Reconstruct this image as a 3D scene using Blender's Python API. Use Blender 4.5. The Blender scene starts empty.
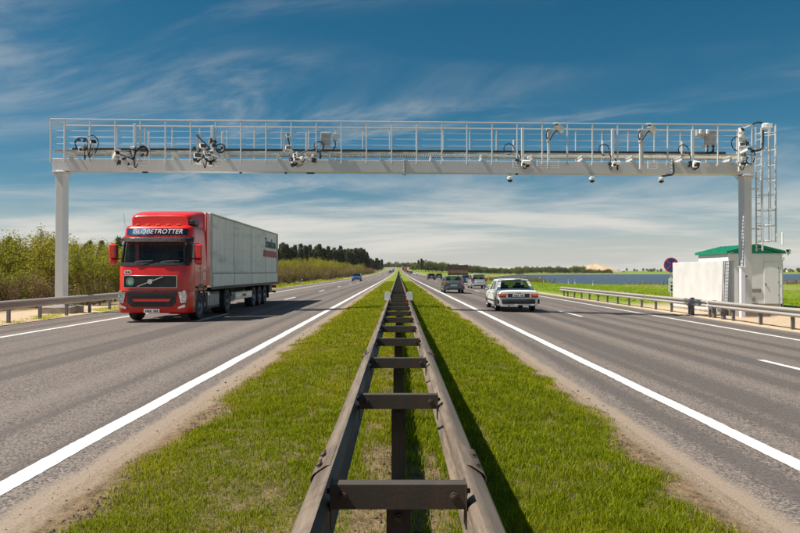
import bpy, math, random
import numpy as np
from mathutils import Vector, Matrix

random.seed(7)
rng = np.random.default_rng(11)
SC = bpy.context.scene
COL = SC.collection
R_ = math.radians

# ------------------------------------------------------------------ camera
EYE = 1.65
FPX, VPX, VPY = 655.0, 398.5, 272.0          # focal length and vanishing point in photo pixels (800 wide)
cd = bpy.data.cameras.new('camera')
cam = bpy.data.objects.new('camera', cd)
COL.objects.link(cam)
cd.sensor_width = 36.0
cd.lens = FPX / 800 * 36.0
cd.clip_start = 0.05
cd.clip_end = 9000
cam.location = (0, 0, EYE)
cam.rotation_euler = (math.radians(90) + math.atan((VPY - 266.5) / FPX), 0, -math.atan((400 - VPX) / FPX))
SC.camera = cam
SC.render.resolution_x = 1024
SC.render.resolution_y = 682

# ------------------------------------------------------------------ world, sun, exposure
SUN_TRAVEL = Vector((0.66, 0.10, -1.0)).normalized()
to_sun = -SUN_TRAVEL
SUN_EL = math.asin(to_sun.z)
SUN_AZ = math.atan2(to_sun.x, to_sun.y)      # clockwise from +Y
SC.view_settings.view_transform = 'Standard'
SC.view_settings.look = 'None'
SC.view_settings.gamma = 1.0
SC.view_settings.exposure = 0.68
SC.view_settings.use_curve_mapping = False

def build_world():
    w = bpy.data.worlds.new('World'); SC.world = w; w.use_nodes = True
    nt = w.node_tree; N = nt.nodes; L = nt.links
    N.clear()
    def nd(t, **k):
        n = N.new(t)
        for a, b in k.items(): setattr(n, a, b)
        return n
    def m(op, a, b=None, c=None):
        n = nd('ShaderNodeMath', operation=op)
        for i, v in enumerate((a, b, c)):
            if v is None: continue
            if isinstance(v, (int, float)): n.inputs[i].default_value = v
            else: L.new(v, n.inputs[i])
        return n.outputs[0]
    out = nd('ShaderNodeOutputWorld'); bg = nd('ShaderNodeBackground')
    sky = nd('ShaderNodeTexSky'); sky.sky_type = 'NISHITA'; sky.sun_disc = False
    sky.sun_elevation = SUN_EL; sky.sun_rotation = SUN_AZ
    sky.air_density = 0.85; sky.dust_density = 0.55; sky.ozone_density = 3.0; sky.altitude = 150
    hs = nd('ShaderNodeHueSaturation'); hs.inputs['Saturation'].default_value = 1.38; hs.inputs['Hue'].default_value = 0.477
    hs.inputs['Value'].default_value = 0.80
    L.new(sky.outputs[0], hs.inputs['Color'])
    tc = nd('ShaderNodeTexCoord'); sp = nd('ShaderNodeSeparateXYZ'); L.new(tc.outputs['Generated'], sp.inputs[0])
    zc = m('MAXIMUM', sp.outputs[2], 0.0)
    dn = m('ADD', zc, 0.10)
    u = m('DIVIDE', sp.outputs[0], dn); v = m('DIVIDE', sp.outputs[1], dn)
    cb = nd('ShaderNodeCombineXYZ'); L.new(u, cb.inputs[0]); L.new(v, cb.inputs[1])
    def layer(rot, scale, loc, nscale, detail, rough, dist, lo, hi):
        ro = nd('ShaderNodeMapping'); ro.inputs['Rotation'].default_value = (0, 0, R_(rot)); L.new(cb.outputs[0], ro.inputs[0])
        mp = nd('ShaderNodeMapping'); mp.inputs['Scale'].default_value = scale; mp.inputs['Location'].default_value = loc
        L.new(ro.outputs[0], mp.inputs[0])
        nz = nd('ShaderNodeTexNoise'); nz.inputs['Scale'].default_value = nscale; nz.inputs['Detail'].default_value = detail
        nz.inputs['Roughness'].default_value = rough; nz.inputs['Distortion'].default_value = dist
        L.new(mp.outputs[0], nz.inputs['Vector'])
        mr = nd('ShaderNodeMapRange', interpolation_type='SMOOTHSTEP'); L.new(nz.outputs['Fac'], mr.inputs[0])
        mr.inputs[1].default_value = lo; mr.inputs[2].default_value = hi
        return mr.outputs[0]
    # high cirrus streaks, and broad thin veils low over the horizon
    cir = layer(*CIRRUS)
    pat = layer(*PATCH)
    veil = layer(*VEIL)
    low = nd('ShaderNodeMapRange', interpolation_type='SMOOTHSTEP'); L.new(sp.outputs[2], low.inputs[0])
    low.inputs[1].default_value = 0.21; low.inputs[2].default_value = 0.06
    lowest = nd('ShaderNodeMapRange', interpolation_type='SMOOTHSTEP'); L.new(sp.outputs[2], lowest.inputs[0])
    lowest.inputs[1].default_value = 0.13; lowest.inputs[2].default_value = 0.0
    c1 = m('MULTIPLY', m('MULTIPLY', cir, pat), 0.78)
    c2 = m('MULTIPLY', m('MULTIPLY', veil, low.outputs[0]), 0.85)
    c3 = m('MULTIPLY', lowest.outputs[0], 0.60)
    a = m('SUBTRACT', 1.0, c1); b = m('SUBTRACT', 1.0, c2); c = m('SUBTRACT', 1.0, c3)
    fac = m('SUBTRACT', 1.0, m('MULTIPLY', m('MULTIPLY', a, b), c))
    mx = nd('ShaderNodeMixRGB'); L.new(fac, mx.inputs[0]); L.new(hs.outputs[0], mx.inputs[1])
    mx.inputs[2].default_value = CLOUD_COL
    L.new(mx.outputs[0], bg.inputs[0]); bg.inputs[1].default_value = SKY_STRENGTH
    L.new(bg.outputs[0], out.inputs[0])
SKY_STRENGTH = 0.052
CLOUD_COL = (9.2, 8.8, 8.1, 1)
CIRRUS = (24, (0.55, 1.05, 1), (8.11, 12.09, 0), 0.95, 11, 0.64, 0.7, 0.46, 0.76)
PATCH = (20, (0.7, 1.2, 1), (16.10, 5.90, 0), 0.55, 3, 0.5, 0.4, 0.40, 0.62)
VEIL = (10, (0.5, 0.9, 1), (14.10, 4.00, 0), 0.5, 9, 0.62, 0.5, 0.40, 0.62)
build_world()

sl = bpy.data.lights.new('sun', 'SUN'); sl.energy = 5.0; sl.angle = R_(0.53); sl.color = (1.0, 0.945, 0.85)
so = bpy.data.objects.new('sun', sl); COL.objects.link(so)
so.rotation_euler = SUN_TRAVEL.to_track_quat('-Z', 'Y').to_euler()
so.location = (-60, -20, 80)

# ------------------------------------------------------------------ helpers
def lin(h):
    """sRGB 0-255 triple or hex to linear rgba"""
    if isinstance(h, str):
        h = h.lstrip('#'); h = [int(h[i:i + 2], 16) for i in (0, 2, 4)]
    r = []
    for c in h:
        c /= 255
        r.append(c / 12.92 if c <= 0.04045 else ((c + 0.055) / 1.055) ** 2.4)
    return (*r, 1)

class NT:
    """tiny node-tree helper for materials"""
    def __init__(s, name):
        s.m = bpy.data.materials.new(name); s.m.use_nodes = True
        s.t = s.m.node_tree; s.b = s.t.nodes['Principled BSDF']; s.out = s.t.nodes['Material Output']
    def n(s, t, ins=None, **k):
        x = s.t.nodes.new(t)
        for a, b in k.items(): setattr(x, a, b)
        for a, b in (ins or {}).items(): s.put(x.inputs[a], b)
        return x
    def put(s, sock, v):
        if isinstance(v, bpy.types.NodeSocket): s.t.links.new(v, sock)
        else: sock.default_value = v
    def math(s, op, a, b=0.0, clamp=False):
        x = s.n('ShaderNodeMath', operation=op); x.use_clamp = clamp
        s.put(x.inputs[0], a); s.put(x.inputs[1], b); return x.outputs[0]
    def pos(s): return s.n('ShaderNodeNewGeometry').outputs['Position']
    def obj(s): return s.n('ShaderNodeTexCoord').outputs['Object']
    def mapping(s, v, scale=(1, 1, 1), loc=(0, 0, 0), rot=(0, 0, 0)):
        x = s.n('ShaderNodeMapping'); s.put(x.inputs[0], v)
        x.inputs['Scale'].default_value = scale; x.inputs['Location'].default_value = loc; x.inputs['Rotation'].default_value = rot
        return x.outputs[0]
    def noise(s, v, scale, detail=4, rough=0.55, dist=0.0):
        x = s.n('ShaderNodeTexNoise', {'Scale': scale, 'Detail': detail, 'Roughness': rough, 'Distortion': dist}); s.put(x.inputs['Vector'], v)
        return x.outputs['Fac']
    def rng(s, v, a, b, c=0.0, d=1.0, smooth=True):
        x = s.n('ShaderNodeMapRange', interpolation_type='SMOOTHSTEP' if smooth else 'LINEAR')
        s.put(x.inputs[0], v)
        for i, q in enumerate((a, b, c, d)): s.put(x.inputs[i + 1], q)
        return x.outputs[0]
    def mix(s, f, a, b, mode='MIX'):
        x = s.n('ShaderNodeMixRGB', blend_type=mode); s.put(x.inputs[0], f); s.put(x.inputs[1], a); s.put(x.inputs[2], b); return x.outputs[0]
    def bump(s, h, strength=0.3, dist=0.02):
        x = s.n('ShaderNodeBump', {'Strength': strength, 'Distance': dist}); s.put(x.inputs['Height'], h)
        s.t.links.new(x.outputs[0], s.b.inputs['Normal'])
    def base(s, c=None, rough=None, metal=None, spec=None, coat=None):
        if c is not None: s.put(s.b.inputs['Base Color'], c)
        if rough is not None: s.put(s.b.inputs['Roughness'], rough)
        if metal is not None: s.put(s.b.inputs['Metallic'], metal)
        if spec is not None: s.put(s.b.inputs['Specular IOR Level'], spec)
        if coat is not None: s.put(s.b.inputs['Coat Weight'], coat); s.b.inputs['Coat Roughness'].default_value = 0.06
        return s.m

M = {}
def simple(name, col, rough=0.5, metal=0.0, var=0.12, scale=6.0, coat=None, spec=None, bump=0.0, dirt=None):
    t = NT(name)
    p = t.obj()
    nz = t.noise(p, scale, 6, 0.62)
    dark = tuple(c * (1 - var * 2.2) for c in col[:3]) + (1,)
    lite = tuple(min(1, c * (1 + var * 1.2)) for c in col[:3]) + (1,)
    c = t.mix(t.rng(nz, 0.3, 0.7), dark, lite)
    if dirt:
        f = t.rng(t.noise(t.mapping(p, (1, 1, 0.25)), scale * 0.6, 7, 0.7), 0.5, 0.8)
        c = t.mix(t.math('MULTIPLY', f, dirt[1]), c, dirt[0])
    t.base(c, None, metal, spec, coat)
    t.put(t.b.inputs['Roughness'], t.rng(nz, 0.2, 0.8, max(0.02, rough - 0.08), min(1, rough + 0.1)))
    if bump: t.bump(t.noise(p, scale * 8, 4), bump, 0.01)
    M[name] = t.m
    return t.m

class MB:
    """collects shapes for ONE mesh"""
    def __init__(s): s.v = []; s.f = []
    def add(s, vs, fs):
        o = len(s.v); s.v += [tuple(p) for p in vs]; s.f += [tuple(i + o for i in q) for q in fs]; return s
    def box(s, c, d, bev=0.0, rot=None):
        cx, cy, cz = c; x, y, z = d[0] / 2, d[1] / 2, d[2] / 2
        if bev <= 0:
            vs = [(-x, -y, -z), (x, -y, -z), (x, y, -z), (-x, y, -z), (-x, -y, z), (x, -y, z), (x, y, z), (-x, y, z)]
            fs = [(3, 2, 1, 0), (4, 5, 6, 7), (0, 1, 5, 4), (1, 2, 6, 5), (2, 3, 7, 6), (3, 0, 4, 7)]
        else:
            b = min(bev, x * .49, y * .49, z * .49)
            def ring(ix, iy, zz): return [(-ix + b, -iy, zz), (ix - b, -iy, zz), (ix, -iy + b, zz), (ix, iy - b, zz), (ix - b, iy, zz), (-ix + b, iy, zz), (-ix, iy - b, zz), (-ix, -iy + b, zz)]
            rings = [ring(x - b, y - b, -z), ring(x, y, -z + b), ring(x, y, z - b), ring(x - b, y - b, z)]
            vs = sum(rings, []); fs = [tuple(range(7, -1, -1)), tuple(range(24, 32))]
            for k in range(3):
                for i in range(8):
                    j = (i + 1) % 8; fs.append((k * 8 + i, k * 8 + j, k * 8 + 8 + j, k * 8 + 8 + i))
        if rot is not None: vs = [tuple(rot @ Vector(p)) for p in vs]
        return s.add([(p[0] + cx, p[1] + cy, p[2] + cz) for p in vs], fs)
    def tube(s, path, r, seg=6, cap=True, closed=False):
        P = [Vector(p) for p in path]; n = len(P)
        rs = r if isinstance(r, (list, tuple)) else [r] * n
        vs = []; fs = []; up = None
        for i in range(n):
            if closed: d = P[(i + 1) % n] - P[i - 1]
            else: d = P[min(i + 1, n - 1)] - P[max(i - 1, 0)]
            if d.length < 1e-9: d = Vector((0, 0, 1))
            d.normalize()
            if up is None: up = Vector((0, 0, 1)) if abs(d.z) < 0.9 else Vector((1, 0, 0))
            a = d.cross(up)
            if a.length < 1e-6: a = d.cross(Vector((0, 1, 0)))
            a.normalize(); b = d.cross(a).normalized(); up = -b if (-b).dot(up) > 0 else b
            for k in range(seg):
                t = 2 * math.pi * k / seg
                vs.append(P[i] + (a * math.cos(t) + b * math.sin(t)) * rs[i])
        m = n if closed else n - 1
        for i in range(m):
            for k in range(seg):
                j = (k + 1) % seg; i2 = (i + 1) % n
                fs.append((i * seg + k, i2 * seg + k, i2 * seg + j, i * seg + j))
        if cap and not closed:
            fs.append(tuple(range(seg))); fs.append(tuple((n - 1) * seg + k for k in range(seg - 1, -1, -1)))
        return s.add(vs, fs)
    def cyl(s, p0, p1, r, seg=16, r1=None): return s.tube([p0, p1], [r, r if r1 is None else r1], seg)
    def lathe(s, c, axis, prof, seg=28):
        """prof: list of (radius, along-axis offset); axis 'x','y','z'"""
        n = len(prof); vs = []; fs = []
        for r, h in prof:
            for k in range(seg):
                t = 2 * math.pi * k / seg; a, b = r * math.cos(t), r * math.sin(t)
                p = {'x': (h, a, b), 'y': (a, h, b), 'z': (a, b, h)}[axis]
                vs.append((p[0] + c[0], p[1] + c[1], p[2] + c[2]))
        for i in range(n - 1):
            for k in range(seg):
                j = (k + 1) % seg
                fs.append((i * seg + k, i * seg + j, (i + 1) * seg + j, (i + 1) * seg + k))
        return s.add(vs, fs)
    def prism(s, poly, axis, a, b):
        """polygon in the two other axes extruded from a to b along axis"""
        n = len(poly)
        def p(q, h): return {'x': (h, q[0], q[1]), 'y': (q[0], h, q[1]), 'z': (q[0], q[1], h)}[axis]
        vs = [p(q, a) for q in poly] + [p(q, b) for q in poly]
        fs = [tuple(range(n - 1, -1, -1)), tuple(range(n, 2 * n))] + [(i, (i + 1) % n, n + (i + 1) % n, n + i) for i in range(n)]
        return s.add(vs, fs)
    def grid(s, nu, nv, fn, skip=None):
        """fn(i,j)->point over (nu+1)x(nv+1); skip(i,j) drops a cell"""
        vs = [fn(i, j) for j in range(nv + 1) for i in range(nu + 1)]
        fs = [(j * (nu + 1) + i, j * (nu + 1) + i + 1, (j + 1) * (nu + 1) + i + 1, (j + 1) * (nu + 1) + i)
              for j in range(nv) for i in range(nu) if not (skip and skip(i, j))]
        return s.add(vs, fs)
    def mesh(s, name, mat, smooth=True, ang=38):
        me = bpy.data.meshes.new(name); me.from_pydata(s.v, [], s.f)
        if mat is not None: me.materials.append(M[mat] if isinstance(mat, str) else mat)
        me.update()
        import bmesh
        bm = bmesh.new(); bm.from_mesh(me); bmesh.ops.recalc_face_normals(bm, faces=bm.faces); bm.to_mesh(me); bm.free()
        if smooth:
            me.polygons.foreach_set('use_smooth', [True] * len(me.polygons)); me.set_sharp_from_angle(angle=R_(ang))
        return me
    def build(s, name, mat, parent=None, loc=None, smooth=True, ang=38):
        return link(name, s.mesh(name, mat, smooth, ang), parent, loc)

def link(name, me, parent=None, loc=None, rot=None):
    o = bpy.data.objects.new(name, me); COL.objects.link(o)
    if parent is not None: o.parent = parent
    if loc is not None: o.location = loc
    if rot is not None: o.rotation_euler = rot
    return o
def tag(o, label=None, cat=None, group=None, kind=None):
    if label: o['label'] = label
    if cat: o['category'] = cat
    if group: o['group'] = group
    if kind: o['kind'] = kind
    return o
def thing(name, label, cat, loc=(0, 0, 0), rz=0.0, group=None):
    o = bpy.data.objects.new(name, None); COL.objects.link(o)
    o.empty_display_size = 0.3
    o.location = loc; o.rotation_euler = (0, 0, rz)
    return tag(o, label, cat, group)
def copy_tree(o, parent=None):
    c = o.copy(); COL.objects.link(c)
    if parent is not None: c.parent = parent
    for ch in list(o.children): copy_tree(ch, c)
    return c
def npmesh(name, verts, faces, mat, smooth=False, colors=None):
    """fast mesh from numpy arrays; faces all tris or all quads"""
    me = bpy.data.meshes.new(name)
    nv, (nf, k) = len(verts), faces.shape
    me.vertices.add(nv); me.vertices.foreach_set('co', np.ascontiguousarray(verts, dtype=np.float32).ravel())
    me.loops.add(nf * k); me.loops.foreach_set('vertex_index', np.ascontiguousarray(faces, dtype=np.int32).ravel())
    me.polygons.add(nf); me.polygons.foreach_set('loop_start', np.arange(0, nf * k, k, dtype=np.int32))
    me.polygons.foreach_set('use_smooth', np.full(nf, smooth))
    if colors is not None:
        at = me.attributes.new('Col', 'FLOAT_COLOR', 'POINT')
        at.data.foreach_set('color', np.ascontiguousarray(colors, dtype=np.float32).ravel())
    me.materials.append(M[mat] if isinstance(mat, str) else mat)
    me.update(calc_edges=True); me.validate()
    return me
def text_part(name, s, size, mat, parent, mtx, extrude=0.003, shear=0.0, xscale=1.0, align='CENTER'):
    """lettering as a thin raised mesh; mtx places its local XY plane"""
    cu = bpy.data.curves.new(name, 'FONT'); cu.body = s; cu.size = size; cu.extrude = extrude; cu.shear = shear
    cu.align_x = align; cu.align_y = 'CENTER'; cu.resolution_u = 3
    t = bpy.data.objects.new(name, cu); COL.objects.link(t)
    dg = bpy.context.evaluated_depsgraph_get(); me = bpy.data.meshes.new_from_object(t.evaluated_get(dg))
    bpy.data.objects.remove(t); bpy.data.curves.remove(cu)
    me.transform(mtx @ Matrix.Diagonal((xscale, 1, 1, 1)))
    me.materials.clear(); me.materials.append(M[mat])
    return link(name, me, parent)

# ------------------------------------------------------------------ the lie of the land
SL, SR = 0.010, 0.025                       # crossfall of the left and right carriageway
def sstep(a, b, x):
    t = np.clip((np.asarray(x, float) - a) / (b - a), 0, 1); return t * t * (3 - 2 * t)
def rise(y):
    y = np.clip(np.asarray(y, float), 80, 1000); return 9e-6 * (y - 80) ** 2
def road_z(x, y):
    x = np.asarray(x, float); return rise(y) - np.where(x > 0, SR * np.abs(x), SL * np.abs(x))
LAKE = np.array([(26, 172), (34, 260), (62, 430), (150, 760), (330, 960), (700, 1080), (1500, 1000), (1500, 120), (400, 140), (200, 158), (110, 176), (70, 166)], float)
def lake_sd(x, y):
    """signed distance, positive inside the lake"""
    x = np.asarray(x, float); y = np.asarray(y, float)
    d = np.full(np.broadcast(x, y).shape, 1e9); ins = np.zeros(d.shape, bool)
    for i in range(len(LAKE)):
        ax, ay = LAKE[i]; bx, by = LAKE[(i + 1) % len(LAKE)]
        t = np.clip(((x - ax) * (bx - ax) + (y - ay) * (by - ay)) / ((bx - ax) ** 2 + (by - ay) ** 2), 0, 1)
        d = np.minimum(d, np.hypot(x - ax - t * (bx - ax), y - ay - t * (by - ay)))
        c = ((ay > y) != (by > y)) & (x < (bx - ax) * (y - ay) / (by - ay + 1e-12) + ax)
        ins ^= c
    return np.where(ins, d, -d)
LAKE_Z = -1.6
def land_z(x, y):
    x = np.asarray(x, float); y = np.asarray(y, float); ax = np.abs(x)
    rw = np.where(x > 0, 1 - sstep(16, 110, x), 1 - 0.6 * sstep(20, 200, ax))
    z = rise(y) * rw
    edge = np.where(x > 0, -SR * np.minimum(ax, 13.2), -SL * np.minimum(ax, 13.2))
    z = z + edge - np.where(x > 0, 0.85 * sstep(17, 46, ax), 0.35 * sstep(16, 24, ax))
    z = z + np.where(x > 0, -2.1 * sstep(-25, 25, lake_sd(x, y)), 0)
    far = sstep(900, 1900, y) * sstep(60, 260, ax)
    z = z + far * (6.5 + 3.0 * np.sin(x * 0.0043 + 1.0) + 1.5 * np.sin(x * 0.011 + y * 0.002))
    z = z + 0.05 * np.sin(x * 0.9 + y * 0.37) * sstep(14, 22, ax)
    z = z - 0.06 * (ax < 13.25) * 1.0
    return z
def gz(x, y): return float(land_z(x, y))
def rz(x, y): return float(road_z(x, y))
def at(px, py_or_d, d=None): return (px - VPX) * py_or_d / FPX      # lateral metres of a column at a distance
# ------------------------------------------------------------------ materials
def m_asphalt():
    t = NT('asphalt'); p = t.pos(); sp = t.n('ShaderNodeSeparateXYZ', {0: p})
    ax = t.math('ABSOLUTE', sp.outputs[0])
    agg = t.n('ShaderNodeTexVoronoi', {'Vector': p, 'Scale': 62.0}).outputs['Color']
    agg = t.n('ShaderNodeSeparateColor', {0: agg}).outputs[0]
    fine = t.noise(p, 95, 3, 0.75); mid = t.noise(p, 20, 5, 0.7); lump = t.noise(p, 6, 4, 0.6)
    big = t.noise(t.mapping(p, (1, 0.12, 1)), 0.5, 5, 0.6)
    c = t.mix(t.rng(t.math('ADD', t.math('MULTIPLY', agg, 0.6), t.math('MULTIPLY', fine, 0.4)), 0.22, 0.78, smooth=False), (0.034, 0.028, 0.025, 1), (0.262, 0.215, 0.186, 1))
    c = t.mix(t.math('MULTIPLY', t.rng(mid, 0.5, 0.75), 0.30), c, (0.225, 0.190, 0.166, 1))
    c = t.mix(t.math('MULTIPLY', t.rng(lump, 0.5, 0.75), 0.22), c, (0.105, 0.089, 0.080, 1))
    # worn wheel paths, lane-long streaks, patches
    tr = t.noise(t.mapping(p, (1, 0.006, 1)), 1.15, 2, 0.45)
    c = t.mix(t.math('MULTIPLY', t.rng(tr, 0.50, 0.60), 0.72), c, (0.078, 0.067, 0.062, 1))
    c = t.mix(t.math('MULTIPLY', t.rng(tr, 0.5, 0.34), 0.38), c, (0.225, 0.191, 0.167, 1))
    c = t.mix(t.math('MULTIPLY', t.rng(big, 0.45, 0.7), 0.28), c, (0.110, 0.094, 0.085, 1))
    drip = t.rng(t.noise(t.mapping(p, (1, 0.3, 1), (3, 7, 0)), 2.6, 5, 0.75), 0.64, 0.74)
    c = t.mix(t.math('MULTIPLY', drip, 0.5), c, (0.050, 0.044, 0.041, 1))
    # dust blown in along the edge of the grass strip and the sandy verge
    wob = t.math('MULTIPLY', t.math('SUBTRACT', t.noise(t.mapping(p, (1, 0.5, 1)), 2.2, 6, 0.7), 0.5), 0.30)
    e = t.math('ADD', ax, wob)
    f1 = t.rng(e, 2.78, 2.66)
    f2 = t.math('MULTIPLY', t.rng(e, 12.6, 13.1), 0.7)
    f = t.math('MULTIPLY', t.math('MAXIMUM', f1, f2), t.rng(t.noise(p, 14, 5, 0.7), 0.2, 0.5, 0.6, 0.96))
    c = t.mix(f, c, t.mix(t.rng(fine, 0.3, 0.7), (0.20, 0.152, 0.112, 1), (0.33, 0.262, 0.200, 1)))
    t.base(c, 0.86, 0.0, 0.35); t.bump(t.math('ADD', agg, t.math('MULTIPLY', fine, 0.6)), 0.8, 0.008)
    M['asphalt'] = t.m
m_asphalt()
def m_paint():
    t = NT('road_paint'); p = t.pos()
    w = t.rng(t.noise(p, 38, 6, 0.75), 0.57, 0.70); w2 = t.rng(t.noise(t.mapping(p, (1, 0.25, 1)), 3.0, 5, 0.6), 0.5, 0.8)
    c = t.mix(t.math('MULTIPLY', w2, 0.5), (0.64, 0.63, 0.60, 1), (0.38, 0.35, 0.32, 1))
    c = t.mix(t.math('MULTIPLY', w, 0.75), c, (0.22, 0.20, 0.19, 1))
    t.base(c, 0.6); t.bump(t.noise(p, 90, 3), 0.3, 0.004); M['road_paint'] = t.m
m_paint()
def m_soil():
    t = NT('soil'); p = t.pos(); sp = t.n('ShaderNodeSeparateXYZ', {0: p}); ax = t.math('ABSOLUTE', sp.outputs[0])
    a = t.noise(p, 9, 8, 0.72); b = t.noise(p, 1.3, 4, 0.6); g = t.noise(p, 45, 4, 0.7)
    c = t.mix(t.rng(a, 0.3, 0.7), (0.060, 0.036, 0.022, 1), (0.25, 0.165, 0.10, 1))
    c = t.mix(t.math('MULTIPLY', t.rng(g, 0.45, 0.7), 0.5), c, (0.34, 0.26, 0.17, 1))
    # turf close in, thinning towards the road edges
    wob = t.math('MULTIPLY', t.math('SUBTRACT', t.noise(p, 1.6, 6, 0.7), 0.5), 1.5)
    e = t.math('ADD', ax, wob)
    turf = t.mix(t.rng(t.noise(p, 30, 5, 0.7), 0.3, 0.7), (0.070, 0.122, 0.003, 1), (0.235, 0.290, 0.006, 1))
    turf = t.mix(t.rng(b, 0.4, 0.7, 0, 0.5), turf, (0.19, 0.215, 0.01, 1))
    near = t.math('MULTIPLY', t.rng(sp.outputs[1], 8, 34, 0.06, 1.0), t.math('MAXIMUM', t.rng(t.math('ADD', ax, t.math('MULTIPLY', wob, 0.12)), 0.30, 0.42), t.rng(sp.outputs[1], 9, 22)))
    c = t.mix(t.math('MULTIPLY', t.rng(e, 2.5, 2.2), near), c, turf)
    dust = t.mix(t.rng(g, 0.3, 0.7), (0.20, 0.150, 0.105, 1), (0.33, 0.258, 0.185, 1))
    c = t.mix(t.rng(t.math('ADD', ax, t.math('MULTIPLY', wob, 0.22)), 2.28, 2.42), c, dust)
    t.base(c, 0.95, 0, 0.2); t.bump(t.math('ADD', a, t.math('MULTIPLY', g, 0.5)), 0.8, 0.04); M['soil'] = t.m
m_soil()
def m_ground():
    t = NT('ground'); p = t.pos(); sp = t.n('ShaderNodeSeparateXYZ', {0: p}); x, y, z = sp.outputs
    a = t.noise(p, 0.7, 7, 0.68); b = t.noise(t.mapping(p, (1, 0.35, 1)), 0.035, 6, 0.6); g = t.noise(p, 14, 5, 0.72)
    grass = t.mix(t.rng(a, 0.3, 0.7), (0.075, 0.130, 0.010, 1), (0.190, 0.265, 0.022, 1))
    grass = t.mix(t.math('MULTIPLY', t.rng(g, 0.4, 0.75), 0.5), grass, (0.25, 0.29, 0.03, 1))
    grass = t.mix(t.math('MULTIPLY', t.rng(b, 0.5, 0.68), 0.55), grass, (0.24, 0.20, 0.085, 1))
    # dry litter under the thicket on the left
    lit = t.mix(t.rng(g, 0.3, 0.7), (0.11, 0.075, 0.045, 1), (0.24, 0.175, 0.10, 1))
    c = t.mix(t.rng(t.math('ADD', x, t.math('MULTIPLY', a, 3.0)), -14.5, -17.5), grass, lit)
    # bare sand round the gantry feet and along the shoulders
    sand = t.mix(t.rng(g, 0.25, 0.7), (0.36, 0.265, 0.175, 1), (0.52, 0.40, 0.28, 1))
    sand = t.mix(t.math('MULTIPLY', t.rng(t.noise(p, 3, 5, 0.7), 0.55, 0.75), 0.5), sand, (0.21, 0.145, 0.09, 1))
    wob = t.math('MULTIPLY', t.math('SUBTRACT', a, 0.5), 5.0)
    ax = t.math('ABSOLUTE', x)
    fs = t.math('MULTIPLY', t.rng(t.math('ADD', t.math('SUBTRACT', ax, t.rng(x, 0, 1, 0, 6.5)), wob), 19.0, 16.0), t.rng(t.math('ADD', y, wob), 44, 36))  # sand widened on the right to keep green bounce off the shed front
    edge = t.math('MULTIPLY', t.rng(t.math('ADD', ax, t.math('MULTIPLY', wob, 0.3)), 14.6, 13.6), 0.8)
    c = t.mix(t.math('MAXIMUM', fs, edge), c, sand)
    # reedy beach at the waterline
    sh = t.math('MULTIPLY', t.rng(t.math('ADD', z, t.math('MULTIPLY', t.math('SUBTRACT', a, 0.5), 0.4)), -1.12, -1.42), t.rng(x, 14, 20))
    c = t.mix(sh, c, t.mix(t.rng(a, 0.4, 0.6), (0.20, 0.14, 0.075, 1), (0.36, 0.28, 0.18, 1)))
    t.base(c, 0.95, 0, 0.2); t.bump(t.math('ADD', a, t.math('MULTIPLY', g, 0.4)), 0.6, 0.12); M['ground'] = t.m
m_ground()
def m_water():
    t = NT('water'); p = t.pos()
    h = t.math('ADD', t.noise(t.mapping(p, (0.6, 1.6, 1)), 0.9, 5, 0.65), t.math('MULTIPLY', t.noise(t.mapping(p, (0.1, 0.35, 1)), 0.5, 3), 1.5))
    band = t.noise(t.mapping(p, (0.02, 0.09, 1)), 1.0, 4, 0.6)
    t.base(t.mix(t.rng(band, 0.35, 0.65), (0.012, 0.030, 0.058, 1), (0.026, 0.048, 0.074, 1)), 0.24, 0, 0.36)
    t.bump(h, 1.0, 0.5); M['water'] = t.m
m_water()
def m_leaf(name, c0, c1, c2, trans=0.35):
    t = NT(name); oi = t.n('ShaderNodeObjectInfo').outputs['Random']
    at_ = t.n('ShaderNodeAttribute', attribute_name='Col'); s = t.n('ShaderNodeSeparateColor', {0: at_.outputs['Color']})
    c = t.mix(s.outputs[0], c0, c1); c = t.mix(t.rng(s.outputs[1], 0.62, 1.0), c, c2)
    hv = t.n('ShaderNodeHueSaturation', {'Color': c}); t.put(hv.inputs['Hue'], t.rng(oi, 0, 1, 0.478, 0.515, False))
    r2 = t.math('FRACT', t.math('MULTIPLY', oi, 7.31)); t.put(hv.inputs['Value'], t.rng(r2, 0, 1, 0.72, 1.25, False))
    t.base(hv.outputs[0], 0.6, 0, 0.25)
    tr = t.n('ShaderNodeBsdfTranslucent', {'Color': hv.outputs[0]}); mx = t.n('ShaderNodeMixShader', {0: trans})
    t.t.links.new(t.b.outputs[0], mx.inputs[1]); t.t.links.new(tr.outputs[0], mx.inputs[2]); t.t.links.new(mx.outputs[0], t.out.inputs[0])
    M[name] = t.m
m_leaf('grass_blade', (0.062, 0.145, 0.002, 1), (0.420, 0.510, 0.003, 1), (0.56, 0.52, 0.025, 1), 0.48)
m_leaf('shrub_leaf', (0.155, 0.170, 0.012, 1), (0.380, 0.375, 0.022, 1), (0.42, 0.32, 0.05, 1), 0.5)
m_leaf('shrub_leaf_brown', (0.150, 0.120, 0.022, 1), (0.300, 0.240, 0.035, 1), (0.28, 0.18, 0.07, 1))
m_leaf('pine_needle', (0.030, 0.044, 0.012, 1), (0.082, 0.100, 0.026, 1), (0.12, 0.10, 0.04, 1), 0.2)
m_leaf('wood_leaf', (0.075, 0.100, 0.014, 1), (0.190, 0.215, 0.028, 1), (0.24, 0.18, 0.06, 1), 0.35)
m_leaf('reed', (0.16, 0.11, 0.05, 1), (0.30, 0.22, 0.11, 1), (0.12, 0.13, 0.03, 1), 0.3)
m_leaf('twig', (0.090, 0.058, 0.036, 1), (0.230, 0.155, 0.098, 1), (0.27, 0.19, 0.12, 1), 0.0)
simple('bark', (0.10, 0.072, 0.052), 0.9, 0, 0.25, 8, bump=0.6)
simple('pine_bark', (0.13, 0.075, 0.045), 0.9, 0, 0.25, 6, bump=0.6)
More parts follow.
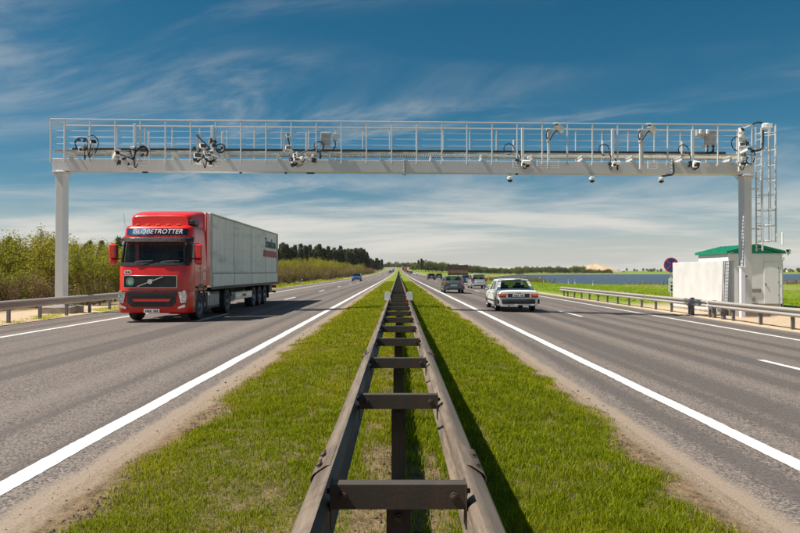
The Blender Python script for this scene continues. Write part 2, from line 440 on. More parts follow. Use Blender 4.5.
def m_galv(name, base, rough, metal, rust=0.0):
    t = NT(name); p = t.obj()
    v = t.n('ShaderNodeTexVoronoi', {'Vector': p, 'Scale': 28.0}).outputs['Color']
    v = t.n('ShaderNodeSeparateColor', {0: v}).outputs[0]
    nz = t.noise(p, 2.5, 7, 0.68); st = t.noise(t.mapping(p, (6, 6, 0.6)), 1.4, 6, 0.7)
    c = t.mix(t.rng(v, 0.0, 1.0), tuple(k * 0.97 for k in base) + (1,), tuple(min(1, k * 1.03) for k in base) + (1,))
    c = t.mix(t.math('MULTIPLY', t.rng(nz, 0.45, 0.8), 0.22), c, tuple(k * 0.72 for k in base) + (1,))
    if rust: c = t.mix(t.math('MULTIPLY', t.rng(st, 0.5, 0.78), rust), c, (0.17, 0.085, 0.045, 1))
    t.base(c, None, metal, 0.5); t.put(t.b.inputs['Roughness'], t.rng(nz, 0.25, 0.75, rough - 0.08, rough + 0.14))
    t.bump(t.noise(p, 60, 4), 0.08, 0.01); M[name] = t.m
m_galv('gantry_steel', (0.60, 0.605, 0.605), 0.45, 0.15, 0.10)
def m_rail():
    t = NT('rail_steel'); p = t.pos()
    nz = t.noise(p, 2.2, 7, 0.7); lg = t.noise(t.mapping(p, (9, 0.7, 9)), 1.6, 7, 0.72); sp_ = t.noise(p, 48, 5, 0.75); dr = t.noise(t.mapping(p, (3, 14, 1.2)), 1.2, 6, 0.7)
    c = t.mix(t.rng(lg, 0.32, 0.68), (0.125, 0.092, 0.066, 1), (0.235, 0.182, 0.136, 1))
    c = t.mix(t.math('MULTIPLY', t.rng(dr, 0.52, 0.75), 0.55), c, (0.085, 0.060, 0.042, 1))
    c = t.mix(t.math('MULTIPLY', t.rng(sp_, 0.60, 0.72), 0.6), c, (0.36, 0.31, 0.25, 1))
    c = t.mix(t.math('MULTIPLY', t.rng(nz, 0.56, 0.72), 0.5), c, (0.13, 0.070, 0.038, 1))
    t.base(c, None, 0.3, 0.5); t.put(t.b.inputs['Roughness'], t.rng(lg, 0.3, 0.7, 0.40, 0.66)); t.bump(t.math('ADD', sp_, lg), 0.15, 0.01); M['rail_steel'] = t.m
m_rail()
m_galv('bar_steel', (0.085, 0.068, 0.055), 0.5, 0.3, 0.45)
m_galv('post_steel', (0.055, 0.047, 0.042), 0.6, 0.2, 0.4)
m_galv('verge_rail_steel', (0.40, 0.365, 0.33), 0.46, 0.25, 0.25)
m_galv('verge_post_steel', (0.16, 0.15, 0.15), 0.55, 0.3, 0.2)
simple('bolt', (0.11, 0.075, 0.055), 0.55, 0.5, 0.2, 30)
simple('deck_grating', (0.55, 0.51, 0.43), 0.6, 0.1, 0.15, 5)
simple('white_plastic', (0.74, 0.74, 0.72), 0.4, 0, 0.05, 4, dirt=((0.35, 0.31, 0.26, 1), 0.25))
simple('grey_cabinet', (0.42, 0.42, 0.40), 0.45, 0.1, 0.08, 4)
simple('black_rubber', (0.018, 0.018, 0.019), 0.62, 0, 0.2, 20)
simple('black_plastic', (0.022, 0.022, 0.024), 0.42, 0, 0.15, 12)
simple('dark_metal', (0.045, 0.043, 0.042), 0.5, 0.4, 0.2, 9)
simple('alloy', (0.50, 0.50, 0.51), 0.33, 0.8, 0.08, 8)
simple('rim_steel', (0.33, 0.33, 0.34), 0.45, 0.6, 0.15, 8, dirt=((0.10, 0.08, 0.065, 1), 0.6))
simple('chrome', (0.62, 0.62, 0.63), 0.15, 1.0, 0.03, 5)
simple('red_paint', (0.70, 0.013, 0.006), 0.3, 0.0, 0.05, 1.3, coat=0.4, dirt=((0.25, 0.05, 0.04, 1), 0.12))
simple('white_paint', (0.78, 0.775, 0.75), 0.3, 0.0, 0.03, 1.5, coat=0.6, dirt=((0.40, 0.36, 0.31, 1), 0.14))
simple('green_grey_paint', (0.110, 0.135, 0.145), 0.32, 0.55, 0.05, 2, coat=0.6)
simple('silver_paint', (0.50, 0.53, 0.54), 0.32, 0.45, 0.04, 2, coat=0.6)
simple('blue_paint', (0.030, 0.080, 0.180), 0.3, 0.3, 0.05, 2, coat=0.7)
simple('dark_blue_paint', (0.030, 0.045, 0.085), 0.3, 0.3, 0.05, 2, coat=0.7)
simple('black_paint', (0.022, 0.022, 0.026), 0.3, 0.2, 0.05, 2, coat=0.7)
simple('maroon_paint', (0.16, 0.035, 0.030), 0.35, 0.1, 0.05, 2, coat=0.5)
simple('orange_paint', (0.50, 0.16, 0.03), 0.4, 0.0, 0.05, 2, coat=0.5)
simple('seat_cloth', (0.035, 0.033, 0.032), 0.9, 0, 0.2, 20)
simple('curtain_cloth', (0.46, 0.20, 0.06), 0.9, 0, 0.2, 6)
simple('beige_trim', (0.30, 0.27, 0.22), 0.8, 0, 0.1, 6)
simple('plate_white', (0.74, 0.74, 0.72), 0.4, 0, 0.03, 5)
simple('ink', (0.035, 0.035, 0.045), 0.5, 0, 0.05, 5)
simple('letter_white', (0.80, 0.80, 0.80), 0.45, 0, 0.02, 5)
simple('letter_grey', (0.15, 0.15, 0.16), 0.6, 0, 0.15, 5)
simple('letter_red', (0.42, 0.085, 0.11), 0.6, 0, 0.12, 3)
simple('sticker_green', (0.03, 0.30, 0.10), 0.5, 0, 0.05, 5)
simple('roof_green', (0.008, 0.23, 0.135), 0.42, 0.1, 0.08, 3)
simple('shed_white', (0.72, 0.73, 0.755), 0.45, 0.0, 0.02, 1.5, dirt=((0.5, 0.47, 0.43, 1), 0.12))
simple('concrete', (0.58, 0.57, 0.545), 0.85, 0, 0.04, 1.6, bump=0.2, dirt=((0.42, 0.38, 0.33, 1), 0.2))
simple('footing', (0.30, 0.26, 0.22), 0.9, 0, 0.15, 3, bump=0.4)
simple('sign_blue', (0.012, 0.045, 0.30), 0.4, 0, 0.04, 4)
simple('sign_red', (0.52, 0.035, 0.03), 0.4, 0, 0.04, 4)
simple('panel_brown', (0.085, 0.045, 0.038), 0.6, 0, 0.2, 1.5)
simple('panel_brown_light', (0.22, 0.13, 0.11), 0.6, 0, 0.15, 1.5)
simple('reflector_red', (0.40, 0.020, 0.015), 0.25, 0, 0.05, 10, coat=0.5)
simple('reflector_grey', (0.40, 0.40, 0.40), 0.25, 0.2, 0.08, 10, coat=0.5)
simple('lamp_red', (0.33, 0.012, 0.014), 0.12, 0, 0.05, 12, coat=0.9)
simple('lamp_orange', (0.72, 0.17, 0.012), 0.12, 0, 0.05, 12, coat=0.9)
simple('lamp_clear', (0.66, 0.66, 0.63), 0.08, 0.35, 0.1, 18, coat=0.9)
simple('mound_sand', (0.50, 0.355, 0.22), 0.95, 0, 0.12, 0.05)
simple('house_wall', (0.68, 0.64, 0.58), 0.8, 0, 0.05, 1)
simple('house_roof', (0.28, 0.12, 0.08), 0.8, 0, 0.1, 1)
def m_glass(name, tint, mixf):
    t = NT(name)
    t.base((0.010, 0.013, 0.016, 1), 0.035, 0, 0.6)
    tr = t.n('ShaderNodeBsdfTransparent', {'Color': tint}); mx = t.n('ShaderNodeMixShader', {0: mixf})
    t.t.links.new(t.b.outputs[0], mx.inputs[1]); t.t.links.new(tr.outputs[0], mx.inputs[2]); t.t.links.new(mx.outputs[0], t.out.inputs[0])
    M[name] = t.m
m_glass('car_glass', (0.62, 0.72, 0.70, 1), 0.62)
m_glass('dark_glass', (0.30, 0.36, 0.38, 1), 0.35)
m_glass('screen_glass', (0.70, 0.78, 0.78, 1), 0.62)
def m_curtain():
    t = NT('tarpaulin'); p = t.obj(); sp = t.n('ShaderNodeSeparateXYZ', {0: p})
    st = t.noise(t.mapping(p, (1, 1.6, 0.22)), 1.5, 7, 0.72); sm = t.noise(t.mapping(p, (1, 0.35, 2.4)), 1.2, 6, 0.7); f = t.noise(p, 14, 5, 0.7)
    c = t.mix(t.rng(st, 0.3, 0.72), (0.68, 0.67, 0.66, 1), (0.84, 0.83, 0.815, 1))
    c = t.mix(t.math('MULTIPLY', t.rng(sm, 0.50, 0.70), 0.55), c, (0.42, 0.405, 0.39, 1))
    c = t.mix(t.math('MULTIPLY', t.rng(f, 0.5, 0.8), 0.2), c, (0.25, 0.24, 0.23, 1))
    t.base(c, 0.55, 0, 0.4); t.bump(t.noise(t.mapping(p, (1, 1, 0.4)), 3, 5), 0.25, 0.05); M['tarpaulin'] = t.m
m_curtain()
simple('dropside', (0.76, 0.75, 0.74), 0.5, 0.2, 0.06, 1.5, dirt=((0.26, 0.24, 0.22, 1), 0.35))
def m_signband():
    # printed roof sign: a blue-white globe picture fading into black
    t = NT('sign_print'); p = t.obj(); sp = t.n('ShaderNodeSeparateXYZ', {0: p})
    g = t.mix(t.rng(t.noise(p, 6, 5, 0.65), 0.45, 0.6), (0.02, 0.14, 0.28, 1), (0.22, 0.40, 0.50, 1))
    c = t.mix(t.rng(sp.outputs[0], -0.10, -0.42), (0.012, 0.018, 0.030, 1), g)
    c = t.mix(t.rng(sp.outputs[0], -0.75, -0.98), c, (0.012, 0.05, 0.09, 1))
    t.base(c, 0.25, 0, 0.5, 0.4); M['sign_print'] = t.m
m_signband()
# ------------------------------------------------------------------ ground, roads, water
def geo(a, b, first, ratio, mx=1e9):
    r = [a]; s = first
    while r[-1] + s < b: r.append(r[-1] + s); s = min(s * ratio, mx)
    r.append(b); return r
xs_r = [2.2, 8, 13.2, 13.3, 13.8, 14.6, 15.6, 17] + geo(18.5, 700, 1.6, 1.035, 14)[0:] + geo(760, 5000, 70, 1.3)
xs_l = [2.2, 8, 13.2, 13.3, 13.8, 14.6, 15.6, 17] + geo(18.5, 260, 2.0, 1.08) + geo(320, 5000, 70, 1.3)
gx = np.array([-v for v in reversed(xs_l)] + [0.0] + xs_r)
gy = np.array(geo(-60, -4, 12, 1.0) + geo(-2, 1250, 1.6, 1.02, 12) + geo(1300, 7500, 60, 1.2))
def sheet(name, xs, ys, zf, mat):
    X, Y = np.meshgrid(xs, ys); Z = zf(X, Y)
    V = np.stack([X, Y, Z], -1).reshape(-1, 3); nx, ny = len(xs), len(ys)
    i = np.arange(nx - 1)[None, :] + np.arange(ny - 1)[:, None] * nx; i = i.ravel()
    F = np.stack([i, i + 1, i + nx + 1, i + nx], -1)
    return tag(link(name, npmesh(name, V, F, mat, True)), kind='structure')
sheet('ground', gx, gy, land_z, 'ground')
ry = np.array(geo(-40, 1000, 2.0, 1.01, 14) + [1040])
EDGE_L, EDGE_R, MED = 13.2, 13.1, 2.3
sheet('road_left_carriageway', np.array([-EDGE_L, -10.7, -7.0, -3.1, -MED]), ry, lambda x, y: road_z(x, y), 'asphalt')
sheet('road_right_carriageway', np.array([MED, 3.6, 7.6, 11.4, EDGE_R]), ry, lambda x, y: road_z(x, y), 'asphalt')
mx_ = np.array([-2.52, -2.2, -1.8, -1.3, -0.8, -0.3, 0.3, 0.8, 1.3, 1.8, 2.2, 2.52])
my_ = np.array(geo(-40, 40, 0.35, 1.0) + geo(41, 1000, 2, 1.02, 14))
def med_z(x, y):
    ax = np.abs(x); h = 0.045 * sstep(2.5, 1.9, ax)
    return road_z(x, y) + 0.004 + h + 0.018 * sstep(2.45, 1.8, ax) * (np.sin(x * 3.1 + y * 2.3) * np.sin(y * 0.9 - x) + 0.4 * np.sin(y * 5.1))
sheet('median_strip', mx_, my_, med_z, 'soil')
# painted lines: two solid edge lines and a broken lane line on each side
def strip(name, x0, x1, y0, y1, lift=0.004):
    fine = [float(v) for v in np.arange(2.0, 26.0, 0.06)] if y1 > 2 and y0 < 26 else []
    ys = np.array(sorted({y0, y1} | {float(v) for v in ry if y0 < v < y1} | {v for v in fine if y0 < v < y1}))
    o = sheet(name, np.array([x0, x1]), ys, lambda x, y: road_z(x, y) + lift, 'road_paint')
    if fine:       # slightly ragged, hand-laid edges
        co = np.empty(len(o.data.vertices) * 3, np.float32); o.data.vertices.foreach_get('co', co); co = co.reshape(-1, 3)
        k = (co[:, 1] > 2) & (co[:, 1] < 26)
        co[k, 0] += (rng.normal(0, 0.0032, k.sum()) + 0.006 * np.sin(co[k, 1] * 2.1 + x0)).astype(np.float32); o.data.vertices.foreach_set('co', co.ravel()); o.data.update()
    return o
strip('edge_marking_left_inner', -3.20, -2.99, -30, 1000)
strip('edge_marking_left_outer', -10.80, -10.62, -30, 1000)
strip('edge_marking_right_inner', 3.50, 3.71, -30, 1000)
strip('edge_marking_right_outer', 11.28, 11.46, -30, 1000)
for k in range(22):
    y0 = 23.0 + k * 17.6
    strip('lane_marking_left', -7.13, -6.97, y0, y0 + 4.2)
for k in range(22):
    y0 = 9.9 + k * 17.1
    strip('lane_marking_right', 7.50, 7.66, y0, y0 + 3.8)
# lake
sheet('lake_water', np.array(geo(15, 1600, 12, 1.05)), np.array(geo(110, 1100, 12, 1.03)), lambda x, y: np.full_like(x, LAKE_Z), 'water')

# ------------------------------------------------------------------ median crash barrier
W_PROF = [(0.0, 0.0), (0.014, -0.002), (0.030, -0.012), (0.066, -0.036), (0.079, -0.050), (0.083, -0.066), (0.080, -0.084), (0.066, -0.100),
          (0.018, -0.130), (0.006, -0.142), (0.003, -0.155), (0.006, -0.168), (0.018, -0.180), (0.066, -0.210), (0.080, -0.226), (0.083, -0.244),
          (0.079, -0.260), (0.066, -0.274), (0.030, -0.298), (0.014, -0.308), (0.0, -0.310)]
def w_beam(mb, sx, x0, ztop, y0, y1, ny=1, thick=0.004, zf=None, grow=0.0):
    n = len(W_PROF); ys = [y0 + (y1 - y0) * k / ny for k in range(ny + 1)]
    P = []
    for off in (grow, grow - thick):
        for y in ys:
            dz = zf(y) if zf else 0.0
            for (a, b) in W_PROF: P.append((x0 + sx * (a + off), y, ztop + b + dz))
    F = []; L0 = (ny + 1) * n
    for j in range(ny):
        for i in range(n - 1):
            q = (j * n + i, j * n + i + 1, (j + 1) * n + i + 1, (j + 1) * n + i)
            F.append(q); F.append(tuple(L0 + v for v in reversed(q)))
        F.append((j * n, (j + 1) * n, L0 + (j + 1) * n, L0 + j * n))
        F.append((j * n + n - 1, L0 + j * n + n - 1, L0 + (j + 1) * n + n - 1, (j + 1) * n + n - 1))
    for i in range(n - 1):
        F.append((i, L0 + i, L0 + i + 1, i + 1)); o = ny * n
        F.append((o + i, o + i + 1, L0 + o + i + 1, L0 + o + i))
    mb.add(P, F)

barrier = thing('median_barrier', 'long double-sided steel crash barrier down the middle of the grass strip', 'crash barrier', (0, 0, 0))
SPACE, RUNG0, RTOP = 2.03, 0.78, 0.80
bar_m = MB()   # channel section spacer, open underneath
bar_m.box((0, 0, -0.003), (0.572, 0.060, 0.006)); bar_m.box((0, -0.033, -0.052), (0.576, 0.006, 0.104)); bar_m.box((0, 0.028, -0.052), (0.576, 0.006, 0.100))
for s in (-1, 1):
    bar_m.box((s * 0.286, -0.002, -0.09), (0.006, 0.09, 0.19))
bar_m = bar_m.mesh('cross_bar', 'bar_steel', False)
post_m = MB().box((0, 0, -0.36), (0.104, 0.006, 0.78)).box((-0.049, 0.032, -0.36), (0.006, 0.066, 0.78)).box((0.049, 0.032, -0.36), (0.006, 0.066, 0.78)).mesh('post', 'post_steel', False)
bolt_m = MB().lathe((0, 0, 0), 'x', [(0.0, -0.006), (0.019, -0.006), (0.019, 0.004), (0.011, 0.005), (0.011, 0.016), (0.0, 0.017)], 8).mesh('bolt', 'bolt', False)
NR = 60
for k in range(-1, NR):
    y = RUNG0 + SPACE * (k + 1)
    b = link('cross_bar', bar_m, barrier, (0, y, 0.752 + float(rise(y))))
    link('post', post_m, barrier, (0, y + 0.004, 0.655 + float(rise(y))))
    if y < 26:
        for bx_, bz_ in ((-0.235, -0.05), (0.235, -0.05)): link('bolt', bolt_m, b, (bx_, -0.042, bz_), (0, 0, -math.pi / 2))
        link('bolt', bolt_m, b, (0.0, -0.012, -0.15), (0, 0, -math.pi / 2))
        for s in (-1, 1):
            for zo in (-0.045, -0.115): link('bolt', bolt_m, b, (s * 0.293, 0.022, zo), (0, 0, 0 if s > 0 else math.pi))
# far run of spacers and posts, too small to pick apart
far = MB()
for k in range(NR, 210):
    y = RUNG0 + SPACE * (k + 1); z = float(rise(y))
    far.box((0, y, 0.70 + z), (0.566, 0.06, 0.10)); far.box((0, y, 0.33 + z), (0.10, 0.07, 0.70))
tag(far.build('far_spacers', 'bar_steel', barrier, smooth=False), kind='stuff')
SEG = SPACE * 2
for s in (-1, 1):
    y = RUNG0 + SPACE + 0.10 - 2 * SEG
    k = 0
    while y < 66:
        m = MB(); w_beam(m, s, s * 0.293, RTOP, y, y + SEG, 6)
        r = m.build('rail', 'rail_steel', barrier)
        if -3 < y < 30:      # lapped joint: the next length starts outside this one, with its bolts
            m2 = MB(); w_beam(m2, s, s * 0.293, RTOP + 0.001, y + SEG - 0.02, y + SEG + 0.32, 1, grow=0.013)
            m2.build('lap_plate', 'rail_steel', r)
            for yy in (0.06, 0.22):
                for (px_, pz_) in ((0.062, -0.028), (0.062, -0.205)):
                    bb = MB().box((0, 0, 0.004), (0.022, 0.072, 0.012), 0.004, Matrix.Rotation(s * R_(34), 3, 'Y'))
                    bb.build('bolt', 'bolt', r, (s * (0.293 + px_ + 0.004), y + SEG + yy, RTOP + pz_ + 0.012))
        y += SEG; k += 1
    m = MB(); w_beam(m, s, s * 0.293, RTOP, y, 640, 60, zf=lambda v: float(rise(v)))
    m.build('rail', 'rail_steel', barrier)
# capped delineators riding on the rails
for (yd, sc) in ((20.5, 1.0), (95, 1.0), (170, 1.0)):
    for s in (-1, 1):
        z = RTOP + float(rise(yd))
        c = MB()
        prof = [(-0.10, -0.03), (-0.085, 0.19), (-0.065, 0.225), (0.065, 0.225), (0.085, 0.19), (0.10, -0.03)]
        c.prism(prof, 'y', -0.05, 0.06)
        cap = c.build('delineator', 'white_plastic', barrier, (s * 0.35, yd, z)); cap['label'] = 'white plastic delineator cap clipped onto the rail'
        d = MB().box((-s * 0.085, 0, -0.12), (0.10, 0.09, 0.25), 0.01).build('delineator_body', 'black_plastic', cap)
        MB().box((-s * 0.085, -0.050, -0.09), (0.075, 0.012, 0.15), 0.004).build('reflector', 'reflector_red' if s > 0 else 'reflector_grey', cap)

# ------------------------------------------------------------------ verge guardrails
def guardrail(label, x, sx, y0, y1, post_ys, ztop, breaks=()):
    """sx: side the rail face looks to"""
    g = thing('guardrail', label, 'guardrail', (x, y0, gz(x, y0)))
    b = gz(x, y0)
    cuts = [y0] + list(breaks) + [y1]
    for a, c in zip(cuts[:-1], cuts[1:]):
        y = a
        while y < c - 0.1:
            e = min(y + 4.0, c)
            m = MB(); w_beam(m, sx, 0.0, ztop - b, y - y0, e - y0 - (0.10 if e in breaks else 0.0), 3, 0.005, lambda v: float(rise(v + y0)))
            m.build('rail', 'verge_rail_steel', g); y = e
    for py in post_ys:
        p = MB(); h = ztop - 0.02 + 0.25 - gz(x, py)
        p.box((0, 0, 0), (0.11, 0.006, h)); p.box((-0.052, 0.035, 0), (0.006, 0.07, h)); p.box((0.052, 0.035, 0), (0.006, 0.07, h))
        p.build('post', 'verge_post_steel', g, (-sx * 0.075, py - y0, ztop - 0.02 - b - h / 2 + float(rise(py))), smooth=False)
        MB().box((-sx * 0.012, 0.0, -0.155), (0.024, 0.10, 0.18)).build('spacer', 'verge_post_steel', g, (0, py - y0, ztop - b + float(rise(py))), smooth=False)
    return g
guardrail('grey steel guardrail on the sandy verge beside the red truck', -13.55, 1, 6.0, 40.0, [6.9 + 2 * k for k in range(17)], 0.66)
gr = guardrail('steel guardrail on dark posts in front of the white shed', 13.5, -1, 6.0, 54.6, [6.5 + 2.0 * k for k in range(24)] + [53.7], 0.42, (28.6, 35.8))
# old tall posts and brackets left standing at the laps of that rail
for (yy, hh) in ((30.3, 0.90), (28.2, 0.86), (27.4, 0.82)):
    MB().box((0.10, 0, hh / 2 - 0.1), (0.13, 0.16, hh), 0.01).box((-0.02, 0, hh - 0.42), (0.14, 0.34, 0.16), 0.02).build('bracket_post', 'verge_post_steel', gr, (0, yy - 6.0, 0))
# ------------------------------------------------------------------ toll gantry over both carriageways
GY, GX0 = 29.0, 0.30
YAW = math.atan2(1.0, 30.0)
gan = thing('toll_gantry', 'grey steel toll gantry spanning both carriageways with a railed walkway', 'gantry', (GX0, GY, 0), YAW)
def g_world(x, y, z): return (GX0 + x * math.cos(YAW) - y * math.sin(YAW), GY + x * math.sin(YAW) + y * math.cos(YAW), z)
def gxl(px):
    """photo column -> local x along the gantry"""
    x = 0.0
    for _ in range(6):
        d = GY - 0.42 + x * math.sin(YAW); x = ((px - VPX) * d / FPX - GX0) / math.cos(YAW)
    return x
HL = 15.0
HLS = {-1: 15.0, 1: 15.42}
for s in (-1, 1):
    HL = HLS[s]
    zb = gz(GX0 + s * HL, GY) - 0.3
    c = MB().box((s * HL, 0.12, (6.05 + zb) / 2), (0.34, 0.50, 6.05 - zb), 0.015)
    col = c.build('column', 'gantry_steel', gan)
    MB().box((s * HL, 0.12, 5.98), (0.56, 0.72, 0.05), 0.008).box((s * HL, 0.12, 5.90), (0.44, 0.60, 0.10), 0.01).build('flange', 'gantry_steel', col)
    MB().box((s * HL, 0.12, zb + 0.42), (1.35, 1.35, 0.36), 0.03).build('footing', 'footing', col)
    pl = MB().box((s * HL, 0.12, zb + 0.625), (0.62, 0.78, 0.04))
    for a in (-0.25, 0.25):
        for b in (-0.32, 0.32): pl.cyl((s * HL + a, 0.12 + b, zb + 0.64), (s * HL + a, 0.12 + b, zb + 0.72), 0.02, 6)
    pl.build('base_plate', 'gantry_steel', col)
# box girder in three bolted lengths
cuts = [-15.32, gxl(405), 15.72]
for a, b in zip(cuts[:-1], cuts[1:]):
    MB().box(((a + b) / 2, 0.12, 6.31), (b - a - 0.01, 0.46, 0.54), 0.012).build('girder', 'gantry_steel', gan)
for px in (405,):
    j = MB(); x = gxl(px)
    for o in (-0.035, 0.035): j.box((x + o, 0.12, 6.31), (0.03, 0.60, 0.66))
    for z in (6.02, 6.16, 6.31, 6.46, 6.60):
        for yy in (-0.16, 0.40): j.cyl((x - 0.08, yy, z), (x + 0.08, yy, z), 0.016, 6)
    j.build('bolted_joint', 'gantry_steel', gan)
# walkway: bearers, edge angles, grating panels
for k in range(14):
    x = -14.6 + k * (29.2 / 13)
    MB().box((x, 0.14, 6.71), (0.04, 0.80, 0.22)).build('bearer', 'gantry_steel', gan, smooth=False)
k = 0; x = -15.05
while x < 15.4:
    w = min(1.94, 15.52 - x)
    d = MB()
    d.box((x + w / 2, -0.44, 6.855), (w - 0.012, 0.03, 0.065)); d.box((x + w / 2, 0.68, 6.855), (w - 0.012, 0.03, 0.065))
    n = int(w / 0.10)
    for q in range(n): d.box((x + (q + 0.5) * w / n, 0.12, 6.862), (0.022, 1.08, 0.022))
    for yy in (-0.2, 0.05, 0.3): d.box((x + w / 2, yy, 6.872), (w - 0.02, 0.012, 0.012))
    d.build('walkway_panel', 'deck_grating', gan, smooth=False); x += 1.94
# railings front and back
RT = 8.19
front_x = [-15.20] + [gxl(65 + 25.1 * k) for k in range(28)]
front_x = [x for x in front_x if x < 15.3] + [15.4]
for x in front_x:
    p = MB().box((x, -0.485, (6.38 + RT) / 2), (0.055, 0.055, RT - 6.38), 0.008); p.box((x, -0.46, 6.40), (0.11, 0.04, 0.12)).build('railing_post', 'gantry_steel', gan)
back_x = [-15.20] + [-14.1 + 1.22 * k for k in range(24)] + [15.4]
for x in back_x: MB().box((x, 0.735, (6.38 + RT) / 2), (0.05, 0.05, RT - 6.38), 0.008).build('railing_post', 'gantry_steel', gan)
for y in (-0.485, 0.735):
    MB().box((0.1, y, RT), (30.66, 0.062, 0.045), 0.008).build('handrail', 'gantry_steel', gan)
    for z, r in ((7.97, 0.012), (7.70, 0.0035), (7.42, 0.0035), (7.14, 0.0035)):
        MB().cyl((-15.2, y, z), (15.4, y, z), r, 5).build('railing_wire', 'gantry_steel', gan)
for x in (-15.2, 15.4):
    e = MB().box((x, 0.125, RT), (0.06, 1.17, 0.045), 0.006)
    for z in (7.68, 7.40, 7.12): e.cyl((x, -0.48, z), (x, 0.73, z), 0.008, 5)
    e.build('end_rail', 'gantry_steel', gan)
# cable duct and loose cable runs along the back of the walkway
MB().box((0, 0.62, 7.13), (29.6, 0.08, 0.10), 0.01).build('cable_duct', 'dark_metal', gan)
for z0, ph in ((6.90, 0.0), (6.92, 2.0)):
    pth = [(-14.5 + k * 0.55, 0.47 + 0.05 * math.sin(k * 1.7 + ph), z0 + 0.025 * math.sin(k * 0.9 + ph)) for k in range(54)]
    MB().tube(pth, 0.016, 5).build('cable', 'black_rubber', gan)
# little clamps and drips under the girder
for px, w in ((141, 0.22), (238, 0.08), (284, 0.10), (309, 0.34), (519, 0.10)):
    MB().box((gxl(px), 0.05, 6.015), (w, 0.16, 0.06), 0.01).build('bracket', 'dark_metal', gan)

# --- caged ladder at the right-hand column
lad = thing('caged_ladder', 'tall caged steel access ladder beside the right gantry column', 'ladder', g_world(15.98, -0.05, 0), YAW)
LZ0, LZ1 = 3.0, 8.25
for yy in (-0.24, 0.24):
    MB().box((0, yy, (LZ0 + LZ1) / 2 - 0.2), (0.07, 0.03, LZ1 - LZ0 + 0.4), 0.004).build('ladder_rail', 'gantry_steel', lad)
for k in range(19):
    z = LZ0 - 0.3 + 0.29 * k; MB().cyl((0, -0.24, z), (0, 0.24, z), 0.014, 6).build('rung', 'gantry_steel', lad)
def hoop(z, r=0.36):
    return [(0.36 - 0.36 * math.cos(t) if False else 0.37 + 0.37 * math.cos(t), r * math.sin(t), z) for t in [math.pi + (2 * math.pi) * k / 20 for k in range(21)]]
for k in range(8):
    m = MB(); m.tube(hoop(LZ0 + 0.05 + k * 0.69), 0.017, 5); m.build('cage_hoop', 'gantry_steel', lad)
for a in (-100, -50, 0, 50, 100):
    t = R_(a); MB().box((0.37 + 0.37 * math.cos(t), 0.36 * math.sin(t), (LZ0 + LZ1) / 2), (0.03, 0.03, LZ1 - LZ0)).build('cage_strap', 'gantry_steel', lad)
for z in (3.6, 5.4): MB().box((-0.34, 0.05, z), (0.70, 0.05, 0.05)).build('wall_bracket', 'gantry_steel', lad)

# --- equipment on the gantry: each unit is a thing of its own
def eq(name, label, cat, px, y=-0.48, z=0.0): return thing(name, label, cat, g_world(gxl(px), y, z), YAW)
def camera_head(par, x, z, y=-0.22, tilt=14, turn=0, big=1.0, mat='white_plastic'):
    big *= 1.2
    r = Matrix.Rotation(R_(turn), 3, 'Z') @ Matrix.Rotation(R_(-tilt), 3, 'X')
    def P(v): q = r @ Vector(v) * big; return (x + q.x, y + q.y, z + q.z)
    h = MB().box((x, y, z), (0.17 * big, 0.44 * big, 0.16 * big), 0.02, r).build('housing', mat, par)
    c = P((0, -0.05, 0.10)); MB().box(c, (0.21 * big, 0.50 * big, 0.022 * big), 0.006, r).build('sun_shield', mat, par)
    c = P((0, -0.222, 0)); MB().box(c, (0.14 * big, 0.02, 0.13 * big), 0.01, r).build('lens_window', 'black_plastic', par)
    a = P((0, 0.04, -0.08)); MB().cyl(a, (a[0], a[1] + 0.05, a[2] - 0.13), 0.028, 8).build('neck', 'grey_cabinet', par)
def floodlight(par, x, z, y=-0.18, s=0.2, turn=0):
    s *= 1.3
    r = Matrix.Rotation(R_(turn), 3, 'Z') @ Matrix.Rotation(R_(-25), 3, 'X')
    MB().box((x, y, z), (s, 0.11, s * 0.85), 0.02, r).build('lamp_body', 'white_plastic', par)
    q = r @ Vector((0, -0.058, 0)); MB().box((x + q.x, y + q.y, z + q.z), (s * 0.8, 0.012, s * 0.62), 0.005, r).build('lamp_window', 'black_plastic', par)
def mast(par, x, z0, z1, w=0.10, y=-0.03): return MB().box((x, y, (z0 + z1) / 2), (w, w * 0.8, z1 - z0), 0.012).build('mast', 'gantry_steel', par)
def loop(par, x, z, r=0.26, y=0.1, turns=2, sq=1.0):
    pth = []
    for k in range(28 * turns // 1):
        t = 2 * math.pi * k / 28; pth.append((x + r * math.cos(t) * (1 + 0.05 * math.sin(3 * t)), y + 0.02 * math.sin(t * 0.5), z + r * sq * math.sin(t)))
    return MB().tube(pth, 0.024, 5).build('cable_coil', 'black_rubber', par)
def hang(par, pts, r=0.016, name='cable'):
    r *= 1.35
    # smooth a few control points into a drooping cable
    P = [Vector(p) for p in pts]; out = []
    for i in range(len(P) - 1):
        p0, p1, p2, p3 = P[max(i - 1, 0)], P[i], P[i + 1], P[min(i + 2, len(P) - 1)]
        for k in range(6):
            t = k / 6
            out.append(0.5 * ((2 * p1) + (p2 - p0) * t + (2 * p0 - 5 * p1 + 4 * p2 - p3) * t * t + (3 * p1 - p0 - 3 * p2 + p3) * t ** 3))
    out.append(P[-1]); return MB().tube(out, r, 5).build(name, 'black_rubber', par)
def plate(par, x, z, w, h, y=-0.10, mat='white_plastic'):
    """ladder-like mounting frame in front of the girder"""
    m = MB(); n = 4
    for k in range(n): m.box((x, y, z - h / 2 + h * k / (n - 1)), (w, 0.03, 0.022))
    for a in (-w / 2, w / 2): m.box((x + a, y, z), (0.03, 0.035, h + 0.02))
    return m.build('mounting_frame', mat, par, smooth=False)

